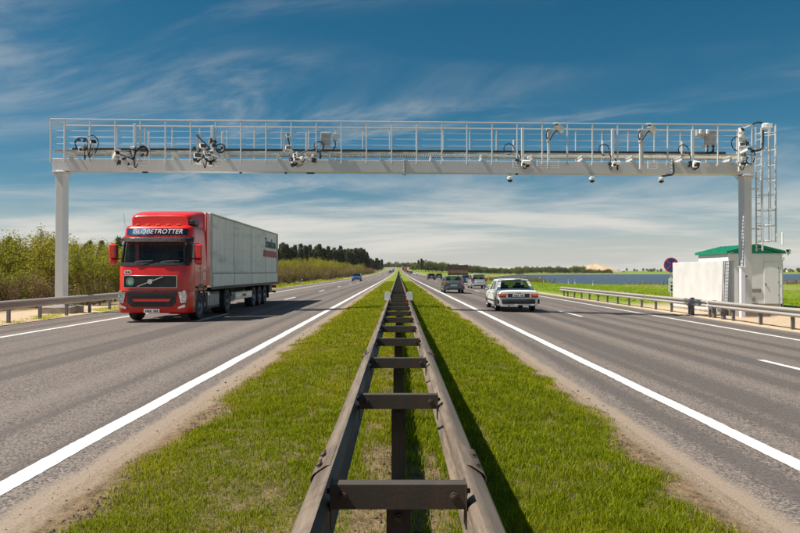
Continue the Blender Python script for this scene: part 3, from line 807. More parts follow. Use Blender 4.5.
def clutter(par, x0, x1, seed, z0=6.25, z1=7.05, n=9):
    """brackets, junction boxes and loose leads that crowd round a camera unit"""
    q = np.random.default_rng(seed)
    for k in range(n):
        x, z = q.uniform(x0, x1), q.uniform(z0, z1); w, h = q.uniform(0.06, 0.19), q.uniform(0.06, 0.2)
        MB().box((x, q.uniform(-0.26, -0.08), z), (w, q.uniform(0.06, 0.2), h), 0.012, Matrix.Rotation(q.uniform(-0.6, 0.6), 3, 'Y')).build('junction_box' if k % 3 else 'bracket', ('black_plastic', 'grey_cabinet', 'dark_metal', 'white_plastic')[k % 4], par)
    for k in range(4):
        a, b = q.uniform(x0, x1), q.uniform(x0, x1); za, zb_ = q.uniform(z0, z1), q.uniform(z0, z1)
        hang(par, [(a, -0.15, za), ((a + b) / 2, -0.2, min(za, zb_) - q.uniform(0.02, 0.2)), (b, -0.12, zb_)], 0.016)
e = eq('cable_coil_unit', 'thick black cable coil with a small aerial at the far left of the walkway', 'cable', 82)
loop(e, -0.06, 7.15, 0.27); mast(e, 0.10, 6.5, 7.55, 0.11, 0.55); floodlight(e, 0.46, 7.22, 0.05, 0.2, 30); hang(e, [(0.2, 0.1, 7.45), (0.5, 0.0, 7.5), (0.7, 0.0, 7.2), (0.55, 0.0, 6.7)]); MB().cyl((0.46, 0.05, 6.45), (0.46, 0.05, 7.15), 0.022, 8).build('stem', 'gantry_steel', e)
clutter(e, -0.2, 0.6, 1, 6.5, 7.3, 5)
e = eq('camera_unit', 'traffic camera unit with a long side arm nearest the left column', 'camera', 135)
mast(e, 0.0, 6.05, 8.0, 0.12); camera_head(e, -0.76, 6.62, -0.1, 20, 35); hang(e, [(-0.7, -0.1, 6.7), (-0.4, -0.08, 6.62), (0.0, -0.1, 6.45)], 0.022); plate(e, 0.32, 6.4, 0.62, 0.36)
floodlight(e, -0.12, 6.22, -0.2, 0.17); loop(e, 0.38, 6.92, 0.16, -0.05, 3, 0.55); hang(e, [(0.0, -0.1, 6.5), (0.1, -0.15, 6.8), (0.35, -0.1, 7.05), (0.55, -0.05, 6.9), (0.5, 0, 6.6)], 0.024); mast(e, 0.50, 6.7, 7.7, 0.09, 0.25)
clutter(e, -0.75, 0.6, 2)
e = eq('camera_unit', 'dense cluster of lamps, cameras and tangled cables above the truck cab', 'camera', 206)
mast(e, 0.28, 6.12, 7.95, 0.13); mast(e, -0.36, 6.8, 7.62, 0.14, 0.1); mast(e, 0.66, 6.6, 7.75, 0.10, 0.2)
floodlight(e, -0.30, 6.62, -0.22, 0.24, 15); floodlight(e, -0.22, 6.36, -0.24, 0.22, -10); floodlight(e, -0.10, 7.05, -0.12, 0.22, 25); camera_head(e, 0.44, 6.66, -0.2, 15, -30, 0.8); floodlight(e, 0.14, 6.62, -0.24, 0.18); floodlight(e, 0.24, 6.26, -0.22, 0.16)
loop(e, 0.62, 6.98, 0.19, -0.05, 3); hang(e, [(-0.4, 0, 7.55), (-0.1, -0.05, 7.25), (0.15, -0.1, 7.0), (0.25, -0.1, 6.7)], 0.024); hang(e, [(-0.1, -0.1, 6.7), (0.1, -0.15, 6.42), (0.4, -0.15, 6.45), (0.6, -0.1, 6.8)], 0.026)
hang(e, [(-0.3, -0.1, 6.7), (-0.2, -0.1, 7.0), (0.0, -0.1, 6.9)], 0.022); plate(e, 0.4, 6.38, 0.62, 0.36)
clutter(e, -0.5, 0.75, 3, 6.2, 7.3, 14)
e = eq('camera_unit', 'camera cluster on an arm left of the grey walkway cabinet', 'camera', 296)
mast(e, -0.54, 6.85, 7.6, 0.10, 0.1); floodlight(e, -0.32, 7.0, -0.1, 0.2); floodlight(e, -0.36, 7.56, 0.0, 0.13); hang(e, [(-0.36, 0, 7.5), (-0.3, 0, 7.2), (-0.18, 0.0, 6.95)], 0.022); mast(e, 0.42, 6.4, 7.7, 0.08, 0.2)
floodlight(e, 0.02, 6.62, -0.2, 0.22, 20); camera_head(e, -0.04, 6.42, -0.2, 20, 25, 0.8); camera_head(e, 0.16, 6.36, -0.26, 20, -15, 0.7); floodlight(e, 0.22, 6.52, -0.22, 0.18, -20); plate(e, 0.62, 6.38, 0.5, 0.34)
hang(e, [(0.1, -0.1, 6.55), (0.35, -0.1, 6.85), (0.7, -0.05, 6.95), (0.9, 0, 7.1)], 0.022); loop(e, 0.98, 7.1, 0.21, 0.0, 1); hang(e, [(0.98, 0, 6.9), (1.06, -0.05, 6.7), (1.02, -0.05, 6.55)], 0.03)
clutter(e, -0.4, 0.8, 4, 6.2, 6.9, 12)
e = eq('walkway_cabinet', 'upright grey electrical cabinet on the walkway near the left camera cluster', 'cabinet', 325)
MB().box((0, 0.2, 7.45), (0.42, 0.24, 0.60), 0.015).build('case', 'grey_cabinet', e); MB().box((0, 0.075, 7.45), (0.36, 0.012, 0.53), 0.004).build('door', 'grey_cabinet', e); MB().box((0.42, 0.2, 7.55), (0.20, 0.16, 0.32), 0.012).build('junction_box', 'grey_cabinet', e)
MB().box((0.15, 0.3, 7.1), (0.86, 0.05, 0.05)).build('support_rail', 'gantry_steel', e); hang(e, [(-0.1, 0.2, 7.15), (-0.15, 0.2, 6.98), (-0.4, 0.2, 6.95)], 0.02); hang(e, [(0.4, 0.2, 7.4), (0.42, 0.2, 7.15), (0.3, 0.2, 6.95)], 0.02)
for px, lab in ((522, 'antenna mast with a white mounting frame and cable hoop, first right of the joint'), (612, 'antenna mast with a white head midway along the right half of the walkway'), (692, 'antenna mast with a white head just left of the twin grey boxes')):
    e = eq('antenna_unit', lab, 'antenna', px)
    mast(e, 0.0, 6.3, 7.95, 0.12); MB().box((0.10, -0.22, 6.42), (0.36, 0.16, 0.17), 0.03).build('antenna_head', 'white_plastic', e); floodlight(e, -0.02, 6.30, -0.28, 0.14)
    if px < 600: plate(e, 0.0, 6.38, 0.86, 0.34)
    clutter(e, -0.25, 0.3, px, 6.25, 6.7, 5)
    loop(e, -0.55 if px < 600 else -0.30, 7.08, 0.22, 0.2, 1, 1.1); hang(e, [(-0.3, 0.2, 6.95), (-0.15, 0.0, 6.9), (-0.05, -0.05, 6.6)], 0.018); MB().cyl((-0.32, 0.3, 6.8), (-0.32, 0.3, 7.5), 0.045, 8).build('stub_aerial', 'gantry_steel', e)
for px, lab in ((548, 'camera on a raised elbow arm above the white sedan'), (640, 'camera on a raised elbow arm right of the middle of the right half')):
    e = eq('arm_camera', lab, 'camera', px)
    mast(e, 0.0, 6.18, 7.9, 0.11); MB().box((0.0, -0.05, 7.40), (0.17, 0.17, 0.12), 0.02).build('clamp', 'grey_cabinet', e); MB().box((0.0, -0.03, 7.9), (0.22, 0.16, 0.10), 0.02).build('clamp', 'grey_cabinet', e)
    hang(e, [(0.0, -0.1, 7.45), (0.12, -0.12, 7.62), (0.25, -0.15, 7.82), (0.36, -0.2, 7.82)], 0.034, 'arm'); camera_head(e, 0.42, 7.90, -0.2, 18, -50, 0.95); hang(e, [(-0.05, -0.1, 7.9), (-0.12, -0.1, 7.65), (-0.04, -0.1, 7.4)], 0.018)
    plate(e, -0.05 if px < 600 else 0.5, 6.38, 0.95 if px < 600 else 0.4, 0.34)
for px, lab in ((511, 'leftmost of the three small dome cameras hanging under the girder'), (594, 'middle of the three small dome cameras hanging under the girder'), (664, 'dome camera hung on a bent arm, rightmost of three')):
    e = eq('dome_camera', lab, 'dome camera', px, -0.15)
    if px > 650: hang(e, [(0.55, 0, 6.5), (0.55, 0, 6.06), (0.30, 0, 5.98), (0.02, 0, 5.92)], 0.035, 'arm'); MB().box((0.55, 0.02, 6.35), (0.12, 0.08, 0.66), 0.01).build('clamp_plate', 'grey_cabinet', e)
    else: MB().cyl((0, 0.0, 6.05), (0, 0, 5.86), 0.03, 8).box((0.04, 0.02, 6.03), (0.3, 0.12, 0.03)).build('stem', 'grey_cabinet', e)
    MB().lathe((0, 0, 5.78), 'z', [(0.0, 0.12), (0.07, 0.115), (0.125, 0.06), (0.13, -0.02), (0.12, -0.05)], 18).build('housing', 'white_plastic', e)
    MB().lathe((0.01, -0.01, 5.73), 'z', [(0.112, 0.0), (0.10, -0.05), (0.065, -0.09), (0.0, -0.11)], 18).build('dome', 'black_plastic', e)
e = eq('twin_boxes', 'pair of grey equipment boxes on a frame near the right end', 'cabinet', 707)
MB().box((0.20, 0.15, 7.62), (0.44, 0.22, 0.62), 0.015).build('large_box', 'grey_cabinet', e); MB().box((-0.24, 0.15, 7.84), (0.38, 0.18, 0.30), 0.02).build('small_box', 'grey_cabinet', e)
for s in (-0.32, 0.0): MB().box((s, -0.0, 7.86), (0.11, 0.14, 0.20), 0.02).build('lamp', 'white_plastic', e)
for z in (7.25, 7.66): MB().box((0.0, 0.28, z), (1.05, 0.04, 0.04)).build('support_rail', 'gantry_steel', e)
for k, (a, b) in enumerate(((0.1, -0.2), (0.3, -0.5), (0.38, 0.1))): hang(e, [(a, 0.15, 7.32), (a - 0.05, 0.12, 7.0), (b, 0.2, 6.92)], 0.02)
e = eq('camera_tower', 'stack of white camera heads over the right column', 'camera', 739)
mast(e, 0.0, 6.1, 7.9, 0.12); floodlight(e, 0.0, 7.90, -0.2, 0.20, 25); MB().box((0.0, -0.18, 7.64), (0.22, 0.2, 0.14), 0.03).build('camera_body', 'white_plastic', e); floodlight(e, 0.03, 7.26, -0.2, 0.20, -20); camera_head(e, 0.10, 6.98, -0.22, 20, 40, 0.7); floodlight(e, -0.04, 6.40, -0.22, 0.18, 15); floodlight(e, 0.10, 6.66, -0.2, 0.14, -35)
loop(e, 0.0, 7.35, 0.33, 0.0, 1); loop(e, 0.5, 6.8, 0.22, 0.0, 1, 1.6); hang(e, [(0.1, 0, 6.9), (0.4, -0.1, 7.1), (0.6, -0.1, 6.95)], 0.025)
clutter(e, -0.15, 0.25, 9, 6.3, 7.6, 8)
e = eq('corner_lamp', 'white floodlight on a bent bracket at the top of the ladder', 'floodlight', 763)
MB().box((0.05, -0.1, 8.12), (0.30, 0.24, 0.24), 0.04, Matrix.Rotation(R_(-20), 3, 'Z')).build('lamp_body', 'white_plastic', e); MB().box((0.13, -0.27, 8.10), (0.24, 0.02, 0.2), 0.01, Matrix.Rotation(R_(-20), 3, 'Z')).build('lamp_window', 'lamp_clear', e)
hang(e, [(-0.55, 0.0, 7.0), (-0.3, 0, 7.05), (-0.05, 0, 7.15), (0.0, 0, 7.5), (0.0, 0, 7.95)], 0.035, 'arm'); hang(e, [(-0.5, 0, 8.2), (-0.25, 0, 8.3), (0.0, -0.05, 8.25)], 0.03, 'arm')

# ------------------------------------------------------------------ shed, wall, sign, masts on the right verge
wx, wy0, wy1, wt = 15.25, 29.95, 36.4, 2.17
wz = gz(wx, 33) - 0.2
wall = thing('concrete_wall', 'pale concrete panel wall between the guardrail and the white shed', 'wall', (wx, wy0, wz))
n = 3
for k in range(n):
    L = (wy1 - wy0) / n
    MB().box((0.06, (k + 0.5) * L, (wt - wz) / 2 + 0.1), (0.12, L - 0.008, wt - wz - 0.2), 0.01).build('panel', 'concrete', wall)
MB().box((0.06, (wy1 - wy0) / 2, 0.22), (0.20, wy1 - wy0 + 0.1, 0.2), 0.01).build('foot_beam', 'footing', wall)

sx0, sx1, sy0, sy1 = 19.4, 22.55, 38.5, 42.3
sz = gz(20.5, 39) - 0.1
shed = thing('equipment_shed', 'white panelled equipment shed with a green gabled metal roof', 'shed', (sx0, sy0, sz))
W, D, EZ, RZ = sx1 - sx0, sy1 - sy0, 2.76 - sz, 3.16 - sz
MB().box((W / 2, D / 2, EZ / 2), (W, D, EZ), 0.01).build('wall', 'shed_white', shed)
for k in range(3): MB().box(((k + 0.5) * W / 3, -0.008, EZ / 2 + 0.05), (W / 3 - 0.03, 0.02, EZ - 0.25), 0.006).build('wall_panel', 'shed_white', shed)
for k in range(4): MB().box((-0.008, (k + 0.5) * D / 4, EZ / 2 + 0.05), (0.02, D / 4 - 0.03, EZ - 0.25), 0.006).build('wall_panel', 'shed_white', shed)
for s, x in ((0, 0.02), (1, W - 0.02)): MB().box((x, 0.0, EZ / 2), (0.09, 0.09, EZ - 0.02), 0.01).build('corner_trim', 'shed_white', shed)
for (vx, vz, w, h) in ((W * 0.50, 0.98, 0.66, 0.26), (W * 0.42, 0.46, 0.5, 0.3)):
    v = MB().box((vx, -0.03, vz), (w, 0.03, h), 0.006).build('vent', 'letter_grey', shed)
    for q in range(5): MB().box((vx, -0.052, vz - h / 2 + h * (q + 0.5) / 5), (w - 0.06, 0.02, 0.022), 0, Matrix.Rotation(R_(35), 3, 'X')).build('slat', 'grey_cabinet', v)
dr_ = MB().box((W * 0.80, -0.028, EZ * 0.44), (0.86, 0.03, EZ * 0.80), 0.008).build('door', 'shed_white', shed)
MB().box((W * 0.80 - 0.34, -0.06, EZ * 0.42), (0.04, 0.05, 0.16), 0.01).build('door_handle', 'dark_metal', dr_)
for zz in (0.2, 0.44, 0.7): MB().cyl((W * 0.80 + 0.43, -0.045, EZ * zz), (W * 0.80 + 0.43, -0.045, EZ * zz + 0.12), 0.016, 6).build('hinge', 'dark_metal', dr_)
MB().box((W / 2, -0.02, 0.11), (W + 0.04, 0.05, 0.22), 0.01).build('plinth', 'footing', shed)
ov = 0.16; mid = W / 2
gp = [(-ov, EZ - 0.03), (mid, RZ), (W + ov, EZ - 0.03), (W + ov, EZ + 0.10), (mid, RZ + 0.13), (-ov, EZ + 0.10)]
rf = MB().prism([gp[0], gp[1], gp[4], gp[5]], 'y', -ov, D + ov).build('roof', 'roof_green', shed, smooth=False)
MB().prism([gp[1], gp[2], gp[3], gp[4]], 'y', -ov, D + ov).build('roof', 'roof_green', shed, smooth=False)
MB().prism([(0.01, EZ - 0.02), (W - 0.01, EZ - 0.02), (mid, RZ - 0.02)], 'y', 0.0, 0.04).build('gable', 'roof_green', shed, smooth=False)
for s in range(9):
    yy = -ov + (D + 2 * ov) * s / 8
    for a, b in ((gp[5], gp[4]), (gp[4], gp[3])): MB().cyl((a[0], yy, a[1] + 0.01), (b[0], yy, b[1] + 0.01), 0.018, 5).build('roof_seam', 'roof_green', rf)

e = thing('cable_pillar', 'slim white cable pillar standing just left of the right column', 'pillar', (15.0, 28.55, gz(15.0, 28.5) - 0.1))
MB().box((0, 0, 1.14), (0.20, 0.16, 2.28), 0.015).build('duct', 'shed_white', e); MB().box((0, 0, 2.30), (0.25, 0.21, 0.05), 0.01).build('cap', 'white_plastic', e)
for z in (0.5, 1.9): MB().box((0.15, 0.02, z), (0.16, 0.05, 0.05)).build('bracket', 'dark_metal', e)

rx, ry_ = at(671.5, 44), 44.0
e = thing('road_sign', 'round blue no-stopping sign with red rim behind the concrete wall', 'road sign', (rx, ry_, gz(rx, ry_)))
sc_z = 1.65 + 7.0 * ry_ / FPX - gz(rx, ry_)
MB().cyl((0.0, 0.05, -0.2), (0, 0.05, sc_z + 0.45), 0.03, 10).build('pole', 'gantry_steel', e)
MB().lathe((0, 0, sc_z), 'y', [(0.0, 0.02), (0.50, 0.02), (0.50, 0.0), (0.0, 0.0)], 36).build('rim', 'sign_red', e)
MB().lathe((0, 0, sc_z), 'y', [(0.0, -0.004), (0.43, -0.004), (0.43, 0.0)], 36).build('disc', 'sign_blue', e)
for a in (45, -45): MB().box((0, -0.007, sc_z), (0.86, 0.006, 0.075), 0, Matrix.Rotation(R_(a), 3, 'Y')).build('stripe', 'sign_red', e)
pz = 1.65 - 13.5 * ry_ / FPX - gz(rx, ry_)
pl = MB().box((0, 0.0, pz), (0.36, 0.02, 0.95), 0.004).build('supplementary_plate', 'plate_white', e)
for k, zz in enumerate((0.2, -0.05, -0.28)): MB().box((0.02, -0.013, pz + zz), (0.13, 0.004, 0.15 if k else 0.06)).build('symbol', 'ink', pl)

mx0 = at(783.0, 39.5)
e = thing('camera_mast', 'thin aerial mast with a small white camera at the right shed corner', 'mast', (mx0, 39.5, gz(mx0, 39.5)))
zg = gz(mx0, 39.5)
MB().cyl((0, 0, -0.1), (0, 0, 3.9 - zg), 0.035, 8, 0.02).build('pole', 'gantry_steel', e); MB().cyl((0, 0, 3.3 - zg), (0, 0, 4.05 - zg), 0.045, 8).build('aerial', 'white_plastic', e)
MB().box((0.12, 0, 2.75 - zg), (0.3, 0.04, 0.04)).build('arm', 'gantry_steel', e); camera_head(e, 0.30, 2.86 - zg, -0.1, 10, -40, 0.9); MB().box((0.0, -0.05, 2.45 - zg), (0.14, 0.12, 0.22), 0.01).build('junction_box', 'white_plastic', e)

# brown roadside panel board
bx, by = at(458, 130), 130.0; bz = gz(bx, by)
e = thing('roadside_board', 'wide dark brown roadside board beyond the grey-green car', 'board', (bx, by, bz))
z0, z1 = 1.65 - 3.2 * by / FPX - bz, 1.65 + 7.0 * by / FPX - bz
for k in range(4): MB().box((0, 0, z0 + (z1 - z0) * (k + 0.5) / 4), (4.0, 0.06, (z1 - z0) / 4 - 0.03), 0.005).build('plank', 'panel_brown' if k != 1 else 'panel_brown_light', e)
for s in (-1.75, 0, 1.75): MB().box((s, 0.08, z1 / 2), (0.16, 0.12, z1 + 0.1)).build('post', 'panel_brown', e)

# delineator posts along the shoulders
def bollard(x, y, label, h=0.95):
    e = thing('delineator_post', label, 'delineator post', (x, y, gz(x, y)))
    MB().prism([(-0.07, -0.06), (0.07, -0.06), (0.07, 0.05), (0.0, 0.08), (-0.07, 0.05)], 'z', -0.1, h).build('shaft', 'white_plastic', e)
    MB().prism([(-0.073, -0.064), (0.073, -0.064), (0.073, 0.054), (0.0, 0.084), (-0.073, 0.054)], 'z', h - 0.32, h - 0.12).build('black_band', 'black_plastic', e)
    MB().box((0, -0.067, h - 0.22), (0.05, 0.006, 0.14)).build('reflector', 'reflector_red' if x > 0 else 'reflector_grey', e)
bollard(at(302, 82), 82, 'white delineator post at the left verge in front of the brown thicket')
bollard(at(378.5, 260), 260, 'tiny white delineator post far up the left verge')
for px, d, lab in ((593, 118, 'rightmost white delineator post standing against the lake'), (575, 128, 'dark-banded delineator post second from the right against the lake'), (568.5, 136, 'delineator post third from the right against the lake'), (543.5, 150, 'delineator post just right of the white sedan roof')):
    bollard(at(px, d), d, lab, 1.0)
# ------------------------------------------------------------------ wheels
def wheel_meshes(r, w, hub_depth, truck=False, rim='rim_steel'):
    ty = MB().lathe((0, 0, 0), 'x', [(r * 0.56, -w / 2 + 0.01), (r * 0.62, -w / 2), (r * 0.93, -w / 2), (r * 0.99, -w / 2 + 0.03), (r, -w / 4), (r, w / 4), (r * 0.99, w / 2 - 0.03), (r * 0.93, w / 2), (r * 0.62, w / 2), (r * 0.56, w / 2 - 0.01), (r * 0.56, -w / 2 + 0.01)], 30)
    for gq in (-0.25, 0.0, 0.25): ty.lathe((0, 0, 0), 'x', [(r + 0.002, gq * w - 0.012), (r - 0.02, gq * w), (r + 0.002, gq * w + 0.012)], 30)
    ty = ty.mesh('tyre', 'black_rubber')
    rm = MB().lathe((0, 0, 0), 'x', [(r * 0.58, w / 2 - 0.005), (r * 0.52, w / 2 - 0.02), (r * 0.48, w / 2 - hub_depth), (r * 0.24, w / 2 - hub_depth * 0.9), (r * 0.22, w / 2 - 0.03), (r * 0.12, w / 2 - 0.01), (0.0, w / 2 - 0.01)], 24)
    rm.lathe((0, 0, 0), 'x', [(r * 0.57, -w / 2 + 0.02), (0.0, -w / 2 + 0.05)], 16)
    n = 8 if truck else 5
    for k in range(10 if truck else 5):
        t = 2 * math.pi * k / (10 if truck else 5); rm.cyl((w / 2 - 0.04, r * 0.17 * math.cos(t), r * 0.17 * math.sin(t)), (w / 2 - 0.012, r * 0.17 * math.cos(t), r * 0.17 * math.sin(t)), 0.014, 6)
    rm = rm.mesh('rim', rim)
    hl = MB()
    for k in range(n):
        t = 2 * math.pi * (k + 0.5) / n; c = (w / 2 - hub_depth * 0.95 + 0.012, r * 0.37 * math.cos(t), r * 0.37 * math.sin(t))
        hl.lathe(c, 'x', [(r * (0.075 if truck else 0.10), 0.0), (0.0, 0.002)], 10)
    hl = hl.mesh('rim_slot', 'black_plastic')
    return ty, rm, hl
def put_wheel(par, ms, x, y, z, name='wheel'):
    o = link(name, ms[0], par, (x, y, z), (0, 0, 0 if x > 0 else math.pi))
    rr = link('rim', ms[1], o); link('rim_slot', ms[2], o)
    return o

# ------------------------------------------------------------------ articulated lorry
TX, TY = -8.45, 22.5
truck = thing('articulated_lorry', 'red articulated lorry with a grey tarpaulin trailer driving under the gantry', 'lorry', (TX, TY, rz(TX, TY + 3)), 0.0)
cab_half = [(0, 0), (0.45, 0.008), (0.80, 0.025), (1.0, 0.055), (1.12, 0.11), (1.20, 0.20), (1.24, 0.32), (1.25, 0.48), (1.25, 0.62), (1.25, 1.26), (1.25, 1.36), (1.25, 2.15)]
cab_per = [(-x, y) for x, y in reversed(cab_half[1:])] + cab_half; CN = 11
def cab_pt(i, z, dy, inset=0.0, out=0.0):
    x, y = cab_per[i]; w = 1 - min(1, max(0, (y - 0.3) / 0.95)); w2 = w
    return (x * (1 - inset) * (1 + out / 1.25), y + dy * w - out * (1 if abs(x) < 1.15 else 0.3), z)
lev = [(1.00, 0.0, 0), (1.12, 0.0, 0), (1.50, 0.015, 0), (1.90, 0.05, 0.0), (1.99, 0.075, 0.002), (2.33, 0.16, 0.01), (2.70, 0.27, 0.02), (2.78, 0.30, 0.025), (2.94, 0.33, 0.03), (3.18, 0.38, 0.04), (3.27, 0.44, 0.055), (3.31, 0.58, 0.09)]
def in_ws(i, j): return 4 <= j < 6 and CN - 4 <= i < CN + 4
def in_sw(i, j): return 4 <= j < 6 and (i == CN + 8 or i == CN - 9)
cab = MB().grid(len(cab_per) - 1, len(lev) - 1, lambda i, j: cab_pt(i, *lev[j]), lambda i, j: in_ws(i, j) or in_sw(i, j))
top = [cab_pt(i, *lev[-1]) for i in range(len(cab_per))]
cab.add(top, [tuple(range(len(top)))])
cab = cab.build('cab', 'red_paint', truck, (0, 0, 0.07), ang=50)
# glazing, slightly recessed
ws = MB().grid(8, 2, lambda i, j: (lambda p: (p[0] * 0.985, p[1] + 0.02, p[2]))(cab_pt(CN - 4 + i, *lev[4 + j]))).build('windscreen', 'screen_glass', cab); ws['label'] = 'broad dark windscreen'
for s in (1, -1):
    ii = CN + 8 if s > 0 else CN - 9
    MB().grid(1, 2, lambda i, j: (lambda p: (p[0] - s * 0.02, p[1], p[2]))(cab_pt(ii + i, *lev[4 + j]))).build('side_window', 'dark_glass', cab)
# interior: rear wall, dashboard, seats, fringe
MB().box((0, 1.75, 2.15), (2.3, 0.05, 2.0)).build('rear_wall', 'beige_trim', cab)
MB().box((0, 0.48, 1.86), (2.2, 0.55, 0.14), 0.04).build('dashboard', 'black_plastic', cab)
for s in (-0.62, 0.62):
    st = MB().box((s, 1.25, 1.75), (0.52, 0.16, 0.85), 0.05).box((s, 0.98, 1.38), (0.52, 0.5, 0.14), 0.05).box((s, 1.24, 2.3), (0.28, 0.12, 0.24), 0.04).build('seat', 'seat_cloth', cab)
MB().lathe((0.62, 0.62, 1.98), 'y', [(0.23, -0.015), (0.245, 0.0), (0.23, 0.015), (0.215, 0.0), (0.23, -0.015)], 20).build('steering_wheel', 'black_plastic', cab)
fr = MB()
for k in range(26):
    x = -1.0 + k * 0.08; fr.prism([(x, 2.68), (x + 0.08, 2.68), (x + 0.04, 2.57 - 0.03 * (k % 3 == 0))], 'y', 0.34, 0.345)
fr.build('curtain_fringe', 'curtain_cloth', cab, smooth=False)
for s in (-1, 1): MB().box((s * 0.98, 0.62, 2.3), (0.10, 0.5, 0.62), 0.03).build('curtain', 'beige_trim', cab)
MB().box((0.2, 0.42, 1.98), (0.16, 0.05, 0.10), 0.01).build('papers', 'plate_white', cab)
# black surround below the screen and wipers
MB().grid(10, 1, lambda i, j: cab_pt(CN - 5 + i, (1.89, 1.995)[j], (0.045, 0.073)[j], 0, 0.012)).build('scuttle', 'black_plastic', cab)
for s in (-0.62, 0.28):
    MB().tube([(s, 0.03, 1.99), (s + 0.1, 0.02, 2.03), (s + 0.62, 0.055, 2.05)], 0.010, 5).build('wiper', 'black_rubber', cab)
for s in (1, -1):   # dark A pillars
    k0 = CN + 4 if s > 0 else CN - 6
    MB().grid(2, 2, lambda i, j: cab_pt(k0 + i, *lev[4 + j], ) if False else (lambda p: (p[0] + s * 0.004, p[1] - 0.006, p[2]))(cab_pt(k0 + i, *lev[4 + j]))).build('pillar', 'black_plastic', cab)
# sun visor
vz = MB()
vis = lambda i, j: (lambda p: (p[0] * 1.0, p[1] - (0.14, 0.10, 0.0)[j], p[2]))(cab_pt(CN - 6 + i, (2.715, 2.83, 2.88)[j], 0.30, 0.0, 0.03))
vz.grid(12, 2, vis); vz.build('sun_visor', 'black_plastic', cab)
# printed sign band with the model name
def band(i, j): p = cab_pt(CN - 5 + i, (2.955, 3.185)[j], (0.33, 0.38)[j], 0.035, 0.016); return (p[0] * 0.97, p[1], p[2])
sb = MB().grid(10, 1, band).build('sign_band', 'sign_print', cab); sb['label'] = 'black and blue roof sign with white lettering'
mt = Matrix.Translation((0.06, 0.296, 3.072)) @ Matrix.Rotation(R_(90 - 12), 4, 'X')
text_part('lettering', 'GLOBETROTTER', 0.235, 'letter_white', sb, mt, 0.004, 0.25, 1.0)
MB().grid(10, 1, lambda i, j: cab_pt(CN - 5 + i, (2.875, 2.93)[j], (0.32, 0.33)[j], 0.03, 0.03)).build('roof_lip', 'red_paint', cab)
for k in range(5): MB().box((-0.72 + 0.36 * k, 0.55, 3.325), (0.13, 0.10, 0.05), 0.02).build('marker_lamp', 'lamp_orange', cab)
# roof air deflector
df = MB()
secs = [(0.74, 0.98, 3.31, 3.64), (0.80, 1.03, 3.31, 3.71), (1.0, 1.06, 3.31, 3.76), (1.5, 1.12, 3.30, 3.86), (2.1, 1.18, 3.28, 3.93)]
def dfp(i, j):
    y, w, zb, zt = secs[j]; prof = [(-w, zb), (-w, zt - 0.14), (-w + 0.05, zt - 0.04), (-w + 0.16, zt), (-w / 3, zt + 0.012), (w / 3, zt + 0.012), (w - 0.16, zt), (w - 0.05, zt - 0.04), (w, zt - 0.14), (w, zb)]
    return (prof[i][0], y, prof[i][1])
df.grid(9, 4, dfp); df.add([dfp(i, 0) for i in range(10)], [tuple(range(10))]); df.add([dfp(i, 4) for i in range(10)], [tuple(range(10))])
df.build('roof_deflector', 'red_paint', cab, ang=45)
MB().box((1.10, 1.05, 3.42), (0.22, 0.62, 0.22), 0.05).build('roof_horn', 'black_plastic', cab)
MB().cyl((-1.12, 0.45, 3.28), (-1.2, 0.49, 3.72), 0.005, 5).build('aerial', 'black_plastic', cab)
for s in (-1, 1):   # collars closing the gap to the trailer
    MB().prism([(2.15, 1.15), (2.55, 1.15), (2.50, 3.4), (2.42, 3.86), (2.12, 3.90), (2.1, 3.2)], 'x', s * 1.235 - 0.02, s * 1.235 + 0.02).build('side_collar', 'red_paint', cab, smooth=False)
# front panel furniture
gy_ = -0.012
gf = MB().box((-0.06, gy_, 1.335), (1.80, 0.03, 0.40), 0.012).build('grille', 'black_plastic', cab)
for k in range(6): MB().box((-0.06, gy_ - 0.018, 1.20 + 0.052 * k), (1.70, 0.012, 0.022)).build('grille_bar', 'dark_metal', gf)
fm = MB()
for z in (1.132, 1.538): fm.box((-0.06, gy_ - 0.014, z), (1.84, 0.034, 0.024), 0.006)
for x in (-0.97, 0.85): fm.box((x, gy_ - 0.014, 1.335), (0.024, 0.034, 0.40), 0.006)
fm.build('grille_frame', 'chrome', gf)
MB().box((-0.06, gy_ - 0.030, 1.335), (0.95, 0.016, 0.030), 0.003, Matrix.Rotation(R_(-21), 3, 'Y')).build('diagonal_bar', 'chrome', gf)
em = MB().lathe((-0.06, gy_ - 0.042, 1.335), 'y', [(0.058, -0.012), (0.082, -0.012), (0.082, 0.012), (0.058, 0.012), (0.058, -0.012)], 24); em.lathe((-0.06, gy_ - 0.036, 1.335), 'y', [(0.06, 0.0), (0.0, 0.0)], 16); em.box((0.012, gy_ - 0.05, 1.408), (0.07, 0.014, 0.014), 0, Matrix.Rotation(R_(-45), 3, 'Y')); em.build('emblem', 'chrome', gf)
stk = MB().lathe((-0.74, gy_ - 0.030, 1.335), 'y', [(0.0, -0.004), (0.135, -0.004), (0.135, 0.006)], 28).build('round_sticker', 'plate_white', gf)
MB().lathe((-0.74, gy_ - 0.036, 1.335), 'y', [(0.118, -0.002), (0.125, -0.003), (0.082, -0.003), (0.085, -0.002)], 28).build('sticker_ring', 'sticker_green', stk)
text_part('sticker_letter', 'V', 0.17, 'sticker_green', stk, Matrix.Translation((-0.74, gy_ - 0.036, 1.335)) @ Matrix.Rotation(R_(90), 4, 'X'), 0.002)
ov_ = MB().lathe((0, 0, 0), 'y', [(0.0, -0.004), (0.10, -0.004), (0.10, 0.004)], 24)
ov_.v = [(x * 1.35, y, z * 0.8) for x, y, z in ov_.v]; ov_ = ov_.build('oval_sticker', 'plate_white', cab, (-0.84, -0.006, 1.66))
MB().box((-0.045, -0.008, 0), (0.06, 0.004, 0.05)).box((0.045, -0.008, 0), (0.06, 0.004, 0.05)).build('sticker_mark', 'ink', ov_)
